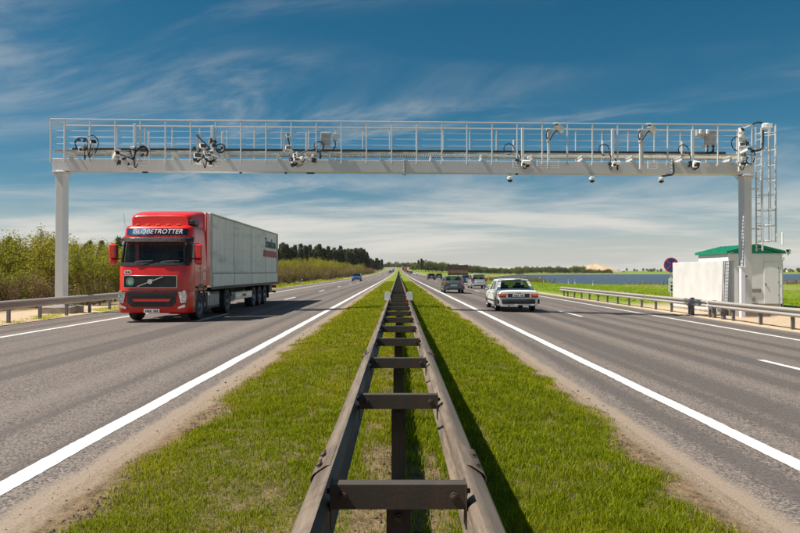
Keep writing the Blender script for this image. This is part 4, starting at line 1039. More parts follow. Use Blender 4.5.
# bumper
bl = [(0.25, 0.10, 0.03), (0.30, 0.03, 0.03), (0.50, 0.0, 0.03), (0.80, 0.0, 0.028), (0.985, 0.0, 0.015)]
bp = MB().grid(16, 4, lambda i, j: (lambda p: (p[0], p[1], p[2]))(cab_pt(CN - 8 + i, bl[j][0], bl[j][1], 0, bl[j][2])))
bp.add([cab_pt(CN - 8 + i, 0.25, 0.10, 0, 0.03) for i in range(17)], [tuple(range(17))]); bp.add([cab_pt(CN - 8 + i, 0.985, 0.0, 0, 0.015) for i in range(17)], [tuple(range(17))])
bmp = bp.build('bumper', 'red_paint', cab, ang=45)
ig = MB().prism([(-0.86, 0.955), (0.84, 0.955), (0.80, 0.60), (0.66, 0.47), (-0.68, 0.47), (-0.82, 0.60)], 'y', -0.052, 0.0).build('air_intake', 'black_plastic', bmp, smooth=False)
for z in (0.86, 0.80, 0.60, 0.54): MB().box((0, -0.058, z), (1.46, 0.012, 0.018)).build('grille_bar', 'dark_metal', ig)
MB().prism([(-0.66, 0.74), (0.66, 0.74), (0.60, 0.655), (-0.60, 0.655)], 'y', -0.070, -0.02).build('red_crossbar', 'red_paint', ig, smooth=False)
MB().box((0, -0.026, 1.005), (2.1, 0.03, 0.04), 0.01).build('shadow_gap', 'black_plastic', cab)
for s in (-1, 1):
    hl = MB().prism([(s * 0.90, 1.00), (s * 1.13, 1.03), (s * 1.17, 0.80), (s * 1.15, 0.62), (s * 0.98, 0.60)], 'y', -0.03, 0.16).build('headlight', 'lamp_clear', bmp)
    for (lx, lz, lr) in ((1.06, 0.90, 0.065), (1.08, 0.74, 0.075)): MB().lathe((s * lx, -0.036, lz), 'y', [(lr, 0.0), (lr * 0.7, 0.006), (0.0, 0.02)], 14).build('reflector_bowl', 'chrome', hl)
    MB().prism([(s * 0.88, 0.46), (s * 1.12, 0.56), (s * 1.14, 0.46), (s * 0.90, 0.40)], 'y', -0.035, 0.12).build('fog_lamp', 'lamp_clear', bmp)
pl = MB().box((0.0, -0.045, 0.335), (0.54, 0.014, 0.125), 0.004).build('number_plate', 'plate_white', bmp)
mk = MB()
for k in range(8):
    if k != 4: mk.box((-0.20 + 0.056 * k, -0.054, 0.335), (0.034, 0.003, 0.07 if k % 3 else 0.06))
mk.build('plate_marks', 'ink', pl, smooth=False)
# steps, arches and mirrors
for s in (-1, 1):
    MB().box((s * 1.20, 0.62, 0.70), (0.10, 0.34, 0.66), 0.03).build('step_panel', 'red_paint', cab)
    for z in (0.46, 0.72): MB().box((s * 1.235, 0.62, z), (0.06, 0.30, 0.09), 0.01).build('step', 'black_plastic', cab)
    arch = MB(); pts_o = []; pts_i = []
    for k in range(15):
        t = math.pi * k / 14; pts_o.append((1.40 + 0.70 * math.cos(t), 0.52 + 0.72 * math.sin(t))); pts_i.append((1.40 + 0.57 * math.cos(t), 0.52 + 0.57 * math.sin(t)))
    for k in range(14): arch.prism([pts_i[k], pts_o[k], pts_o[k + 1], pts_i[k + 1]], 'x', s * 1.255 - 0.045, s * 1.255)
    arch.build('wheel_arch', 'black_plastic', cab)
    MB().box((s * 1.15, 1.4, 1.12), (0.2, 1.42, 0.10), 0.02).build('arch_top', 'red_paint', cab)
    mr = MB().box((s * 1.50, 0.34, 2.38), (0.24, 0.20, 0.52), 0.06).build('mirror', 'red_paint', cab)
    MB().box((s * 1.49, 0.36, 2.02), (0.24, 0.18, 0.20), 0.05).build('wide_angle_mirror', 'red_paint', mr); MB().box((s * 1.375, 0.37, 2.36), (0.05, 0.15, 0.5), 0.02).build('mirror_edge', 'black_plastic', mr)
    for z in (2.60, 2.10): MB().tube([(s * 1.40, 0.36, z), (s * 1.20, 0.46, z - 0.02 if z > 2.3 else z + 0.05)], 0.022, 6).build('mirror_arm', 'black_plastic', mr)
    MB().box((s * 1.262, 1.28, 1.80), (0.016, 0.10, 0.035), 0.005).build('door_handle', 'black_plastic', cab)
    for (y0, y1, z0, z1) in ((0.60, 0.607, 1.16, 2.66), (1.30, 1.307, 1.16, 2.66)): MB().box((s * 1.251, (y0 + y1) / 2, (z0 + z1) / 2), (0.006, 0.012, z1 - z0)).build('door_gap', 'black_plastic', cab)
for k in range(4): MB().box((1.255, 1.78, 1.42 + 0.10 * k + (0.12 if k == 3 else 0)), (0.008, 0.34 - 0.06 * (k % 2), 0.06 if k < 3 else 0.09)).build('door_sticker', 'plate_white', cab)
# tractor chassis
MB().box((0, 3.6, 0.88), (0.85, 5.4, 0.24), 0.01).box((0, 4.8, 1.10), (1.0, 1.2, 0.10), 0.02).build('chassis', 'dark_metal', truck)
MB().box((0, 1.2, 0.75), (1.6, 1.6, 0.5), 0.05).build('engine_block', 'dark_metal', truck)
tk = MB().box((1.0, 3.12, 0.66), (0.44, 1.72, 0.62), 0.12).build('fuel_tank', 'grey_cabinet', truck)
for k in range(6): MB().box((1.005, 2.34 + 0.31 * k, 0.66), (0.455, 0.05, 0.63), 0.12).build('tank_strap', 'rim_steel', tk)
MB().box((-1.0, 3.12, 0.66), (0.44, 1.72, 0.62), 0.12).build('fuel_tank', 'grey_cabinet', truck)
wf = wheel_meshes(0.51, 0.32, 0.11, True); wd = wheel_meshes(0.51, 0.60, 0.24, True); wt_ = wheel_meshes(0.51, 0.38, 0.15, True)
for s in (-1, 1):
    put_wheel(truck, wf, s * 1.06, 1.40, 0.51); put_wheel(truck, wd, s * 0.95, 5.15, 0.51)
    md = MB(); ring = [(5.15 + 0.64 * math.cos(math.pi * (0.1 + 0.8 * k / 10)), 0.51 + 0.62 * math.sin(math.pi * (0.1 + 0.8 * k / 10))) for k in range(11)]
    for k in range(10): md.prism([ring[k], ring[k + 1], (ring[k + 1][0], ring[k + 1][1] + 0.025), (ring[k][0], ring[k][1] + 0.025)], 'x', s * 0.95 - 0.31, s * 0.95 + 0.31)
    md.build('mudguard', 'black_plastic', truck)
# ---- trailer
T0, T1, TZ0, TZ1, TW = 2.75, 16.55, 1.14, 4.0, 1.25
trl = MB().box((0, (T0 + T1) / 2, (TZ0 + TZ1) / 2 + 0.01), (2 * TW - 0.10, T1 - T0 - 0.06, TZ1 - TZ0 - 0.06)).build('trailer', 'dropside', truck)
trl['label'] = 'grey tarpaulin-sided trailer with pale dropsides'
MB().box((0, T0 + 0.01, (TZ0 + TZ1) / 2), (2 * TW - 0.02, 0.06, TZ1 - TZ0), 0.02).build('headboard', 'dropside', trl)
for s in (-1, 1):
    MB().box((s * (TW - 0.03), T0 + 0.03, (TZ0 + TZ1) / 2), (0.09, 0.16, TZ1 - TZ0 + 0.02), 0.015).build('corner_post', 'grey_cabinet', trl)
    MB().box((s * (TW - 0.03), T1 - 0.04, (TZ0 + TZ1) / 2), (0.09, 0.12, TZ1 - TZ0 + 0.02), 0.015).build('corner_post', 'grey_cabinet', trl)
    # curtain: taut between posts, lightly bulged over the slats
    y0, y1, z0, z1 = T0 + 0.12, T1 - 0.10, 1.70, 3.95
    def cur(i, j):
        y = y0 + (y1 - y0) * i / 96; z = z0 + (z1 - z0) * j / 30
        b = 0.014 * math.sin(j / 30 * math.pi * 9) * math.exp(-((i % 24 - 12) / 11.0) ** 4) + 0.012 * math.sin(i * 1.7 + j * 0.35) * math.sin(j * 0.21) + 0.010 * math.sin(i * 0.45)
        if i % 24 == 0: b -= 0.012
        return (s * (TW - 0.022 + b), y, z)
    cu = MB().grid(96, 30, cur).build('curtain', 'tarpaulin', trl, ang=80)
    for k in range(1, 4): MB().box((s * (TW - 0.005), y0 + (y1 - y0) * k / 4, (z0 + z1) / 2), (0.034, 0.022, z1 - z0), 0.006).build('curtain_seam', 'tarpaulin', cu)
    MB().box((s * (TW - 0.01), (T0 + T1) / 2, 3.965), (0.06, T1 - T0 - 0.2, 0.08), 0.012).build('cant_rail', 'grey_cabinet', trl)
    for k in range(4):
        L = (y1 - y0) / 4
        dsd = MB().box((s * (TW - 0.012), y0 + (k + 0.5) * L, 1.42), (0.045, L - 0.05, 0.53), 0.012)
        for q in range(1, 3): dsd.box((s * (TW + 0.010), y0 + (k + 0.5) * L, 1.155 + 0.53 * q / 3), (0.012, L - 0.07, 0.012))
        dsd.build('dropside_panel', 'dropside', trl)
    for k in range(5): MB().box((s * (TW - 0.005), min(max(y0 + L * k, y0 + 0.03), y1 - 0.03), 1.42), (0.055, 0.045, 0.56), 0.008).build('dropside_post', 'grey_cabinet', trl)
    MB().box((s * (TW - 0.01), (T0 + T1) / 2, 1.685), (0.07, T1 - T0 - 0.26, 0.03), 0.006).build('tarp_strap', 'letter_grey', trl)
    MB().box((s * (TW - 0.02), (T0 + T1) / 2, 1.10), (0.06, T1 - T0, 0.11), 0.01).build('side_rail', 'dark_metal', trl)
    # side box, underrun guard, wheels
    bx_ = MB().box((s * 1.08, 8.2, 0.67), (0.30, 3.2, 0.34), 0.02).build('pallet_box', 'white_paint', trl)
    MB().box((s * 1.236, 8.2, 0.67), (0.006, 0.7, 0.11)).build('box_label', 'letter_grey', bx_)
    for q in (0.5, 0.8): MB().box((s * 1.15, 6.3, q), (0.03, 0.6, 0.09), 0.01).build('side_guard', 'grey_cabinet', trl)
    MB().box((s * 0.82, 6.05, 0.62), (0.14, 0.14, 0.85), 0.01).box((s * 0.82, 6.05, 0.17), (0.26, 0.30, 0.03)).build('landing_leg', 'dark_metal', trl)
    for yy in (10.3, 11.65, 13.0):
        put_wheel(trl, wt_, s * 1.03, yy, 0.51)
    MB().box((s * 1.02, 14.0, 0.62), (0.42, 0.02, 0.62)).build('mud_flap', 'black_rubber', trl)
    MB().box((s * 0.98, 14.8, 0.78), (0.40, 0.75, 0.42), 0.03).build('tool_box', 'black_plastic', trl)
    for q in range(3): MB().box((s * 1.255, 5.2 + 3.6 * q, 1.10), (0.02, 0.07, 0.04)).build('side_marker', 'lamp_orange', trl)
    MB().box((s * 0.95, 16.58, 0.88), (0.42, 0.06, 0.14), 0.01).build('tail_lamp', 'lamp_red', trl)
for s in (-0.45, 0.45): MB().box((s, 10.0, 0.93), (0.14, 12.2, 0.26), 0.01).build('chassis_beam', 'dark_metal', trl)
MB().box((0, 16.45, 0.58), (2.3, 0.10, 0.12), 0.01).build('rear_underrun', 'dark_metal', trl)
MB().box((0, (T0 + T1) / 2, TZ1 - 0.005), (2 * TW - 0.08, T1 - T0 - 0.06, 0.05), 0.01).build('roof', 'tarpaulin', trl)
sd = Matrix.Rotation(R_(90), 4, 'Z') @ Matrix.Rotation(R_(90), 4, 'X')
text_part('trailer_lettering', 'Transkam', 0.74, 'letter_grey', trl, Matrix.Translation((TW + 0.005, 14.35, 3.30)) @ sd, 0.016, 0.0, 1.02)
MB().box((TW + 0.002, 14.30, 2.74), (0.036, 3.5, 0.34)).build('red_stripe', 'letter_red', trl, smooth=False)

# ------------------------------------------------------------------ cars
def make_car(name, label, cat, X, Y, paint, L=4.7, Wd=1.78, kind='sedan', rot=0.0, H=1.42, detail=True, trim='black_plastic', lamp=None, group=None, rim='alloy'):
    """car-local: rear bumper at y=0, nose at y=L"""
    c = thing(name, label, cat, (X, Y, rz(X, Y + L / 2)), rot, group)
    hw = Wd / 2; r = 0.31; yr, yf = {'sedan': (1.02, L - 0.92), 'hatch': (0.72, L - 0.80), 'mpv': (0.80, L - 0.85)}[kind]
    if kind == 'sedan':
        zt = [(0, 0.90), (0.06, 0.955), (0.35, 0.965), (0.95, 0.965), (1.5, 0.93), (L - 1.55, 0.92), (L - 1.2, 0.90), (L - 0.5, 0.80), (L - 0.08, 0.70), (L, 0.62)]
        gb = (0.78, L - 1.30); gt = (1.36, L - 2.02)
    elif kind == 'hatch':
        zt = [(0, 0.86), (0.08, 0.98), (0.4, 1.00), (1.5, 0.95), (L - 1.3, 0.94), (L - 1.0, 0.93), (L - 0.4, 0.80), (L - 0.06, 0.68), (L, 0.60)]
        gb = (0.22, L - 1.02); gt = (0.85, L - 1.80)
    else:
        zt = [(0, 0.86), (0.06, 1.00), (0.4, 1.02), (1.5, 1.0), (L - 1.1, 1.0), (L - 0.8, 0.98), (L - 0.3, 0.84), (L - 0.06, 0.70), (L, 0.62)]
        gb = (0.07, L - 0.80); gt = (0.30, L - 1.75)
    zt = np.array(zt); wy = np.array([(0, 0.93), (0.10, 0.965), (0.5, 0.99), (1.2, 1.0), (L - 1.2, 1.0), (L - 0.5, 0.965), (L - 0.12, 0.90), (L, 0.80)])
    ys = set(np.round(np.linspace(0.16, L - 0.2, 24), 3)) | {0.0, 0.03, 0.08, L - 0.1, L - 0.03, L}
    ra = r + 0.055
    for yc in (yr, yf): ys |= set(np.round(yc + ra * np.cos(np.linspace(0, math.pi, 15)), 3)) | {round(yc - ra - 0.004, 3), round(yc + ra + 0.004, 3)}
    ys = sorted(ys)
    def zb(y):
        b = 0.27 if 0.3 < y < L - 0.3 else 0.29
        for yc in (yr, yf):
            q = ra * ra - (y - yc) ** 2
            if q > 0: b = max(b, r + math.sqrt(q))
        return b
    def sec(y):
        z1 = np.interp(y, zt[:, 0], zt[:, 1]); w = hw * np.interp(y, wy[:, 0], wy[:, 1]); b = min(zb(y), z1 - 0.08); h = z1 - b
        pts = [(0.0, b + 0.02), (0.60 * w, b + 0.01), (0.955 * w, b), (0.985 * w, b + 0.10 * h), (w, b + 0.34 * h), (w, b + 0.58 * h), (0.985 * w, b + 0.80 * h), (0.955 * w, b + 0.94 * h), (0.90 * w, b + h), (0.5 * w, z1 + 0.018), (0, z1 + 0.024)]
        return pts
    S = [sec(y) for y in ys]; n = len(S[0]); b = MB(); full = []
    for y, p in zip(ys, S): full.append([(x, y, z) for x, z in p] + [(-x, y, z) for x, z in reversed(p[1:-1])])
    m = len(full[0])
    for q in full: b.v += q
    for j in range(len(ys) - 1):
        for i in range(m): b.f.append((j * m + i, j * m + (i + 1) % m, (j + 1) * m + (i + 1) % m, (j + 1) * m + i))
    b.f.append(tuple(range(m))); b.f.append(tuple((len(ys) - 1) * m + i for i in range(m)))
    body = b.build('body', paint, c, ang=32)
    # cabin: frame with real openings and panes
    wb, wt = hw * 0.925, hw * (0.745 if kind == 'sedan' else 0.78)
    zbelt = lambda y: float(np.interp(y, zt[:, 0], zt[:, 1])) - 0.004
    BL, BR = (-wb, gb[0], zbelt(gb[0])), (wb, gb[0], zbelt(gb[0])); FL, FR = (-wb, gb[1], zbelt(gb[1])), (wb, gb[1], zbelt(gb[1]))
    zr = H - 0.045; TBL, TBR = (-wt, gt[0], zr), (wt, gt[0], zr); TFL, TFR = (-wt, gt[1], zr - 0.01), (wt, gt[1], zr - 0.01)
    fr = MB()
    def patch(a, b_, c_, d, holes, bulge, pname, gl):
        """quad a-b bottom, d-c top; holes (u0,u1,v0,v1[,slant])"""
        us = sorted({0.0, 1.0} | {q for h in holes for q in h[:2]} | {k / 6 for k in range(7)}); vs = sorted({0.0, 1.0} | {q for h in holes for q in h[2:4]} | {0.5})
        A, B, C_, D_ = map(Vector, (a, b_, c_, d)); nrm = (B - A).cross(D_ - A).normalized()
        def P(u, v, off=0.0):
            p = A.lerp(B, u).lerp(D_.lerp(C_, u), v); return p + nrm * (bulge * (1 - (2 * u - 1) ** 2) * (1 - 0.3 * v) + 0.015 * math.sin(math.pi * v) + off)
        def hole(u, v): return any(h[0] < u < h[1] and h[2] < v < h[3] for h in holes)
        fr.grid(len(us) - 1, len(vs) - 1, lambda i, j: P(us[i], vs[j]), lambda i, j: hole((us[i] + us[i + 1]) / 2, (vs[j] + vs[j + 1]) / 2))
        for h in holes:
            MB().grid(6, 3, lambda i, j: P(h[0] + (h[1] - h[0]) * i / 6, h[2] + (h[3] - h[2]) * j / 3, -0.006)).build(pname, gl, c)
    patch(BL, BR, TBR, TBL, [(0.085, 0.915, 0.06 if kind != 'hatch' else 0.12, 0.91)], 0.05, 'rear_window', 'car_glass' if detail else 'dark_glass')
    patch(FR, FL, TFL, TFR, [(0.05, 0.95, 0.04, 0.92)], 0.07, 'windscreen', 'car_glass' if detail else 'dark_glass')
    sh = [(0.22, 0.50, 0.06, 0.86), (0.54, 0.90, 0.06, 0.86)] if kind == 'sedan' else [(0.06, 0.22, 0.08, 0.84), (0.26, 0.52, 0.06, 0.86), (0.56, 0.90, 0.06, 0.86)]
    patch(BR, FR, TFR, TBR, sh, 0.02, 'side_window', 'car_glass' if detail else 'dark_glass')
    patch(FL, BL, TBL, TFL, [(1 - h[1], 1 - h[0], h[2], h[3]) for h in sh], 0.02, 'side_window', 'car_glass' if detail else 'dark_glass')
    fr.build('cabin_frame', paint, c, ang=30)
    MB().grid(8, 8, lambda i, j: ((-wt + 2 * wt * i / 8) * (1 + 0.0), gt[0] + (gt[1] - gt[0]) * j / 8, zr - 0.005 + 0.050 * (1 - ((i - 4) / 4.0) ** 4) * (1 - 0.55 * abs((j - 4) / 4.0) ** 3))).build('roof', paint, c)
    # inside
    st = 0.30 + gb[0] if kind != 'sedan' else 1.30
    if detail:
        MB().box((0, st + 0.05, 0.80), (2 * wb - 0.25, 0.18, 0.52), 0.05).build('rear_seat', 'seat_cloth', c)
        for s in (-0.38, 0.38): MB().box((s, st + 0.03, 1.10), (0.26, 0.10, 0.18), 0.04).build('headrest', 'seat_cloth', c)
        for s in (-0.38, 0.38):
            MB().box((s, st + 1.0, 0.85), (0.48, 0.14, 0.60), 0.06).box((s, st + 0.99, 1.20), (0.25, 0.09, 0.17), 0.04).build('front_seat', 'seat_cloth', c)
        MB().box((0, gb[1] - 0.25, 0.88), (2 * wb - 0.2, 0.42, 0.10), 0.03).build('dashboard', 'black_plastic', c)
    MB().box((0, L / 2, 0.60), (2 * wb - 0.12, L - 1.2, 0.5)).build('floor_pan', 'seat_cloth', c)
    # bumpers, lamps, plates
    zl = 0.66 if kind == 'sedan' else 0.80
    rb = lambda i, j: ((-1 + i / 4) * hw * (0.99 if 0 < i < 8 else 1.012), -0.055 + 0.055 * ((i - 4) / 4) ** 4 + (0.02 if j in (0, 3) else 0) + (0.10 if i in (0, 8) else 0), (0.37, 0.40, 0.55, 0.58)[j] if kind == 'sedan' else (0.34, 0.40, 0.54, 0.58)[j])
    bm_ = MB().grid(8, 3, rb)
    for s in (-1, 1): bm_.box((s * hw * 0.995, 0.30, 0.475), (0.06, 0.58, 0.20), 0.02)
    bm_.build('rear_bumper', trim if kind == 'sedan' else paint, c)
    MB().grid(8, 3, lambda i, j: (lambda p: (p[0] * 0.92, L + 0.05 - (p[1] + 0.055), p[2]))(rb(i, j))).build('front_bumper', trim if kind == 'sedan' else paint, c)
    if kind == 'sedan':
        MB().box((0, -0.006, 0.74), (Wd * 0.56, 0.03, 0.17), 0.01).build('tail_panel', 'black_plastic', c)
        for s in (-1, 1):
            tl = MB().box((s * hw * 0.735, -0.012, 0.735), (hw * 0.42, 0.05, 0.17), 0.02).build('tail_light', 'lamp_red', c)
            MB().box((s * hw * 0.80, -0.039, 0.765), (hw * 0.26, 0.006, 0.075), 0.002).build('indicator_lens', 'lamp_orange', tl); MB().box((s * hw * 0.935, 0.10, 0.745), (0.05, 0.20, 0.16), 0.015).build('side_lens', 'lamp_orange', tl)
            MB().box((s * hw * 0.57, -0.040, 0.72), (hw * 0.08, 0.006, 0.13), 0.002).build('reverse_lens', 'lamp_clear', tl)
            MB().box((s * hw * 1.0, L / 2, 0.47), (0.03, L - 2.75, 0.07), 0.01).build('side_strip', trim, c)
        npz = 0.745
    else:
        for s in (-1, 1):
            tl = MB().box((s * hw * 0.84, 0.015, 0.84 if kind == 'hatch' else 0.98), (hw * 0.26, 0.10, 0.22 if kind == 'hatch' else 0.44), 0.04).build('tail_light', 'lamp_red', c)
            MB().box((s * hw * 0.83, -0.038, 0.79), (hw * 0.18, 0.008, 0.05), 0.003).build('reverse_lens', 'lamp_clear', tl)
        MB().box((0, -0.03, 0.36), (Wd * 0.72, 0.05, 0.10), 0.02).build('lower_valance', 'black_plastic', c)
        npz = 0.64 if kind == 'hatch' else 0.72
    pl = MB().box((0, -0.035 if kind == 'sedan' else -0.05, npz), (0.52, 0.012, 0.115), 0.004).build('number_plate', 'plate_white', c)
    if detail:
        q = MB()
        for k in range(8):
            if k != 4: q.box((-0.19 + 0.055 * k, -0.043 if kind == 'sedan' else -0.058, npz), (0.032, 0.003, 0.062))
        q.build('plate_marks', 'ink', pl, smooth=False)
        if kind == 'sedan': text_part('emblem', 'OOOO', 0.075, 'chrome', c, Matrix.Translation((0, -0.004, 0.865)) @ Matrix.Rotation(R_(90), 4, 'X'), 0.003, 0, 0.7)
        MB().tube([(-0.42, 0.25, 0.28), (-0.42, -0.04, 0.27)], 0.024, 8).build('exhaust', 'dark_metal', c)
        for s in (-1, 1):
            for yy in (L * 0.36, L * 0.58): MB().box((s * hw * 0.99, yy, 0.80), (0.03, 0.15, 0.028), 0.006).build('door_handle', trim, c)
            for yy in (yr + 0.42, L * 0.50, yf - 0.42): MB().box((s * (hw * 1.0 - 0.003), yy, 0.60), (0.008, 0.008, 0.5)).build('door_gap', 'black_plastic', c)
    for s in (-1, 1):
        MB().prism([(s * hw * 0.45, L + 0.0), (s * hw * 0.80, L - 0.03), (s * hw * 0.86, L - 0.22), (s * hw * 0.45, L - 0.10)], 'z', 0.56, 0.70).build('headlight', 'lamp_clear', c)
        mm = MB().box((s * (hw + 0.10), gb[1] - 0.38, 0.98 if kind == 'sedan' else 1.05), (0.20, 0.10, 0.14), 0.03).build('wing_mirror', trim if kind == 'sedan' else paint, c)
        MB().box((s * (hw + 0.10), gb[1] - 0.432, 0.98 if kind == 'sedan' else 1.05), (0.16, 0.006, 0.10)).build('mirror_glass', 'chrome', mm)
    MB().box((0, L + 0.0, 0.62), (hw * 0.86, 0.06, 0.12), 0.01).build('front_grille', 'black_plastic', c)
    wm = wheel_meshes(r, 0.20, 0.06, False, rim)
    for s in (-1, 1):
        for yc in (yr, yf): put_wheel(c, wm, s * (hw - 0.115), yc, r)
    return c
make_car('car', 'white boxy sedan with orange-red tail lights passing under the gantry', 'car', 5.32, 29.0, 'white_paint', 4.8, 1.82, 'sedan', 0, 1.48, rim='rim_steel')
make_car('car', 'grey-green saloon with a red tail light following the silver people carrier', 'car', at(454, 54), 54, 'green_grey_paint', 4.2, 1.72, 'hatch', 0, 1.46)
make_car('car', 'silver people carrier with dark rear window in the outer lane', 'car', at(479, 73), 73, 'silver_paint', 4.4, 1.80, 'mpv', 0, 1.68, rim='rim_steel')
make_car('car', 'dark blue car half hidden between the grey-green car and the silver one', 'car', at(467.5, 98), 98, 'dark_blue_paint', 4.3, 1.74, 'hatch', 0, 1.45, False)
make_car('car', 'black estate car with a light flank in the distant pair on the right', 'car', at(431.5, 150), 150, 'black_paint', 4.4, 1.76, 'mpv', 0, 1.5, False)
make_car('car', 'dark car at the right of the distant pair ahead', 'car', at(439, 168), 168, 'dark_blue_paint', 4.4, 1.76, 'mpv', 0, 1.5, False)
make_car('car', 'distant white car in the right carriageway', 'car', at(415.2, 285), 285, 'white_paint', 4.4, 1.76, 'hatch', 0, 1.45, False)
make_car('car', 'tiny dark car beyond the distant white car', 'car', at(411.2, 360), 360, 'black_paint', 4.4, 1.76, 'mpv', 0, 1.55, False)
make_car('car', 'tiny dark blue car far up the right carriageway', 'car', at(408.0, 440), 440, 'dark_blue_paint', 4.4, 1.76, 'mpv', 0, 1.55, False)
make_car('car', 'blue car coming towards the viewer on the left carriageway', 'car', at(356.2, 122) , 126.4, 'blue_paint', 4.3, 1.76, 'hatch', math.pi, 1.48, False)
make_car('car', 'tiny dark oncoming car at the far left lane', 'car', at(390.5, 420), 424, 'black_paint', 4.4, 1.76, 'mpv', math.pi, 1.6, False)
make_car('car', 'tiny dark blue oncoming car beside the median far away', 'car', at(393.0, 520), 524, 'dark_blue_paint', 4.4, 1.76, 'mpv', math.pi, 1.6, False)
make_car('car', 'tiny white oncoming car near the crest of the left carriageway', 'car', at(391.8, 640), 644, 'white_paint', 4.4, 1.76, 'mpv', math.pi, 1.7, False)
# far lorries near the crest of the road
def far_lorry(label, X, Y, cabm, boxm):
    c = thing('far_lorry', label, 'lorry', (X, Y, rz(X, Y)))
    MB().box((0, 5, 2.4), (2.5, 9.5, 2.9), 0.05).build('box_body', boxm, c); MB().box((0, 10.8, 1.7), (2.4, 1.8, 2.4), 0.2).build('cab', cabm, c); MB().box((0, 6, 0.75), (1.0, 11, 0.4)).build('chassis', 'dark_metal', c)
    MB().box((0, 0.2, 0.7), (2.3, 0.12, 0.25)).build('rear_bumper', 'dark_metal', c)
    for s in (-1, 1):
        MB().box((s * 0.9, 0.2, 1.0), (0.4, 0.14, 0.2)).build('tail_light', 'lamp_red', c)
        for yy in (2.0, 3.2, 10.4): MB().lathe((s * 1.05, yy, 0.5), 'x', [(0, -0.15), (0.5, -0.15), (0.5, 0.15), (0, 0.15)], 14).build('wheel', 'black_rubber', c)
far_lorry('tiny orange lorry far up the right carriageway', at(405.6, 520), 520, 'white_paint', 'orange_paint')
far_lorry('tiny dark lorry at the crest of the right carriageway', at(403.4, 690), 690, 'maroon_paint', 'dark_blue_paint')
# ------------------------------------------------------------------ vegetation
def leaf_quads(C, size, rs, flat=0.0, stretch=1.6):
    """one bent-free leaf quad at each centre"""
    n = len(C); a = rs.normal(size=(n, 3)); a[:, 2] *= (1 - flat) if flat else 1; a /= np.linalg.norm(a, axis=1, keepdims=True)
    b = rs.normal(size=(n, 3)); b -= (b * a).sum(1, keepdims=True) * a; b /= np.linalg.norm(b, axis=1, keepdims=True)
    s = (size if np.ndim(size) else np.full(n, size))[:, None] * rs.uniform(0.6, 1.3, (n, 1))
    u = a * s * 0.5 * stretch; w = b * s * 0.5
    V = np.stack([C - u, C - w * 0.9, C + u, C + w * 0.9], 1).reshape(-1, 3)
    F = np.arange(n * 4, dtype=np.int32).reshape(-1, 4)
    r = np.repeat(rs.random((n, 1)), 4, 0); r2 = np.repeat(rs.random((n, 1)), 4, 0)
    return V, F, np.concatenate([r, r2, r, np.ones_like(r)], 1)
def twig_prisms(P0, P1, r0, r1, rs):
    n = len(P0); d = P1 - P0; d /= np.linalg.norm(d, axis=1, keepdims=True) + 1e-9
    a = np.cross(d, np.array([0.31, 0.7, 0.2])); a /= np.linalg.norm(a, axis=1, keepdims=True) + 1e-9; b = np.cross(d, a)
    V = []
    for (P, r) in ((P0, r0), (P1, r1)):
        r = np.broadcast_to(np.asarray(r, float), (n,))
        for k in range(3):
            t = 2 * math.pi * k / 3; V.append(P + (a * math.cos(t) + b * math.sin(t)) * r[:, None])
    V = np.stack(V, 1).reshape(-1, 3); i = np.arange(n)[:, None] * 6
    F = np.concatenate([i + np.array([[0, 1, 4, 3]]), i + np.array([[1, 2, 5, 4]]), i + np.array([[2, 0, 3, 5]])], 0).astype(np.int32)
    q = np.repeat(rs.random((n, 1)), 6, 0)
    return V, F, np.concatenate([q, q * 0.9, q, np.ones_like(q)], 1)
def shrub_proto(seed, h, spread, nst, leaf_n, lsize, low, leafmat, twigs=260):
    rs = np.random.default_rng(seed); P0, P1, A0, A1, LC = [], [], [], [], []
    for s in range(nst):
        ang = rs.uniform(0, 2 * math.pi); rad = spread * 0.28 * math.sqrt(rs.random()); p = np.array([rad * math.cos(ang), rad * math.sin(ang), -0.1])
        ln = h * rs.uniform(0.62, 1.0); d = np.array([math.cos(ang) * rs.uniform(0.05, 0.42), math.sin(ang) * rs.uniform(0.05, 0.42), 1.0])
        r0 = 0.022 * h / 4 * rs.uniform(0.7, 1.5); pts = [p]; m = 7
        for k in range(m):
            d = d + rs.normal(size=3) * 0.09; d[2] = max(d[2], 0.75); pts.append(pts[-1] + d / np.linalg.norm(d) * ln / m)
        for k in range(m):
            P0.append(pts[k]); P1.append(pts[k + 1]); A0.append(r0 * (1 - k / m) + 0.005); A1.append(r0 * (1 - (k + 1) / m) + 0.004)
        for k in range(twigs // nst):
            t = rs.uniform(0.12, 0.98) * m; i = int(t); q = pts[i] + (pts[i + 1] - pts[i]) * (t - i)
            dd = rs.normal(size=3) * 0.8 + np.array([0, 0, 0.9]); dd /= np.linalg.norm(dd); l2 = rs.uniform(0.25, 0.75) * spread * 0.36
            e = q + dd * l2; P0.append(q); P1.append(e); A0.append(0.009); A1.append(0.004)
            dens = 1.0 if e[2] > low * h else 0.16
            nl = int(rs.poisson(leaf_n / twigs * dens))
            if nl: LC.append(q + (e - q) * rs.uniform(0.25, 1.1, (nl, 1)) + rs.normal(size=(nl, 3)) * 0.11 * spread / 2)
    V, F, C = twig_prisms(np.array(P0), np.array(P1), np.array(A0), np.array(A1), rs)
    st = npmesh('stems', V, F, 'twig', False, C)
    LC = np.concatenate(LC); LC[:, 2] = np.maximum(LC[:, 2], 0.05)
    V, F, C = leaf_quads(LC, lsize, rs); return st, npmesh('crown', V, F, leafmat, False, C)
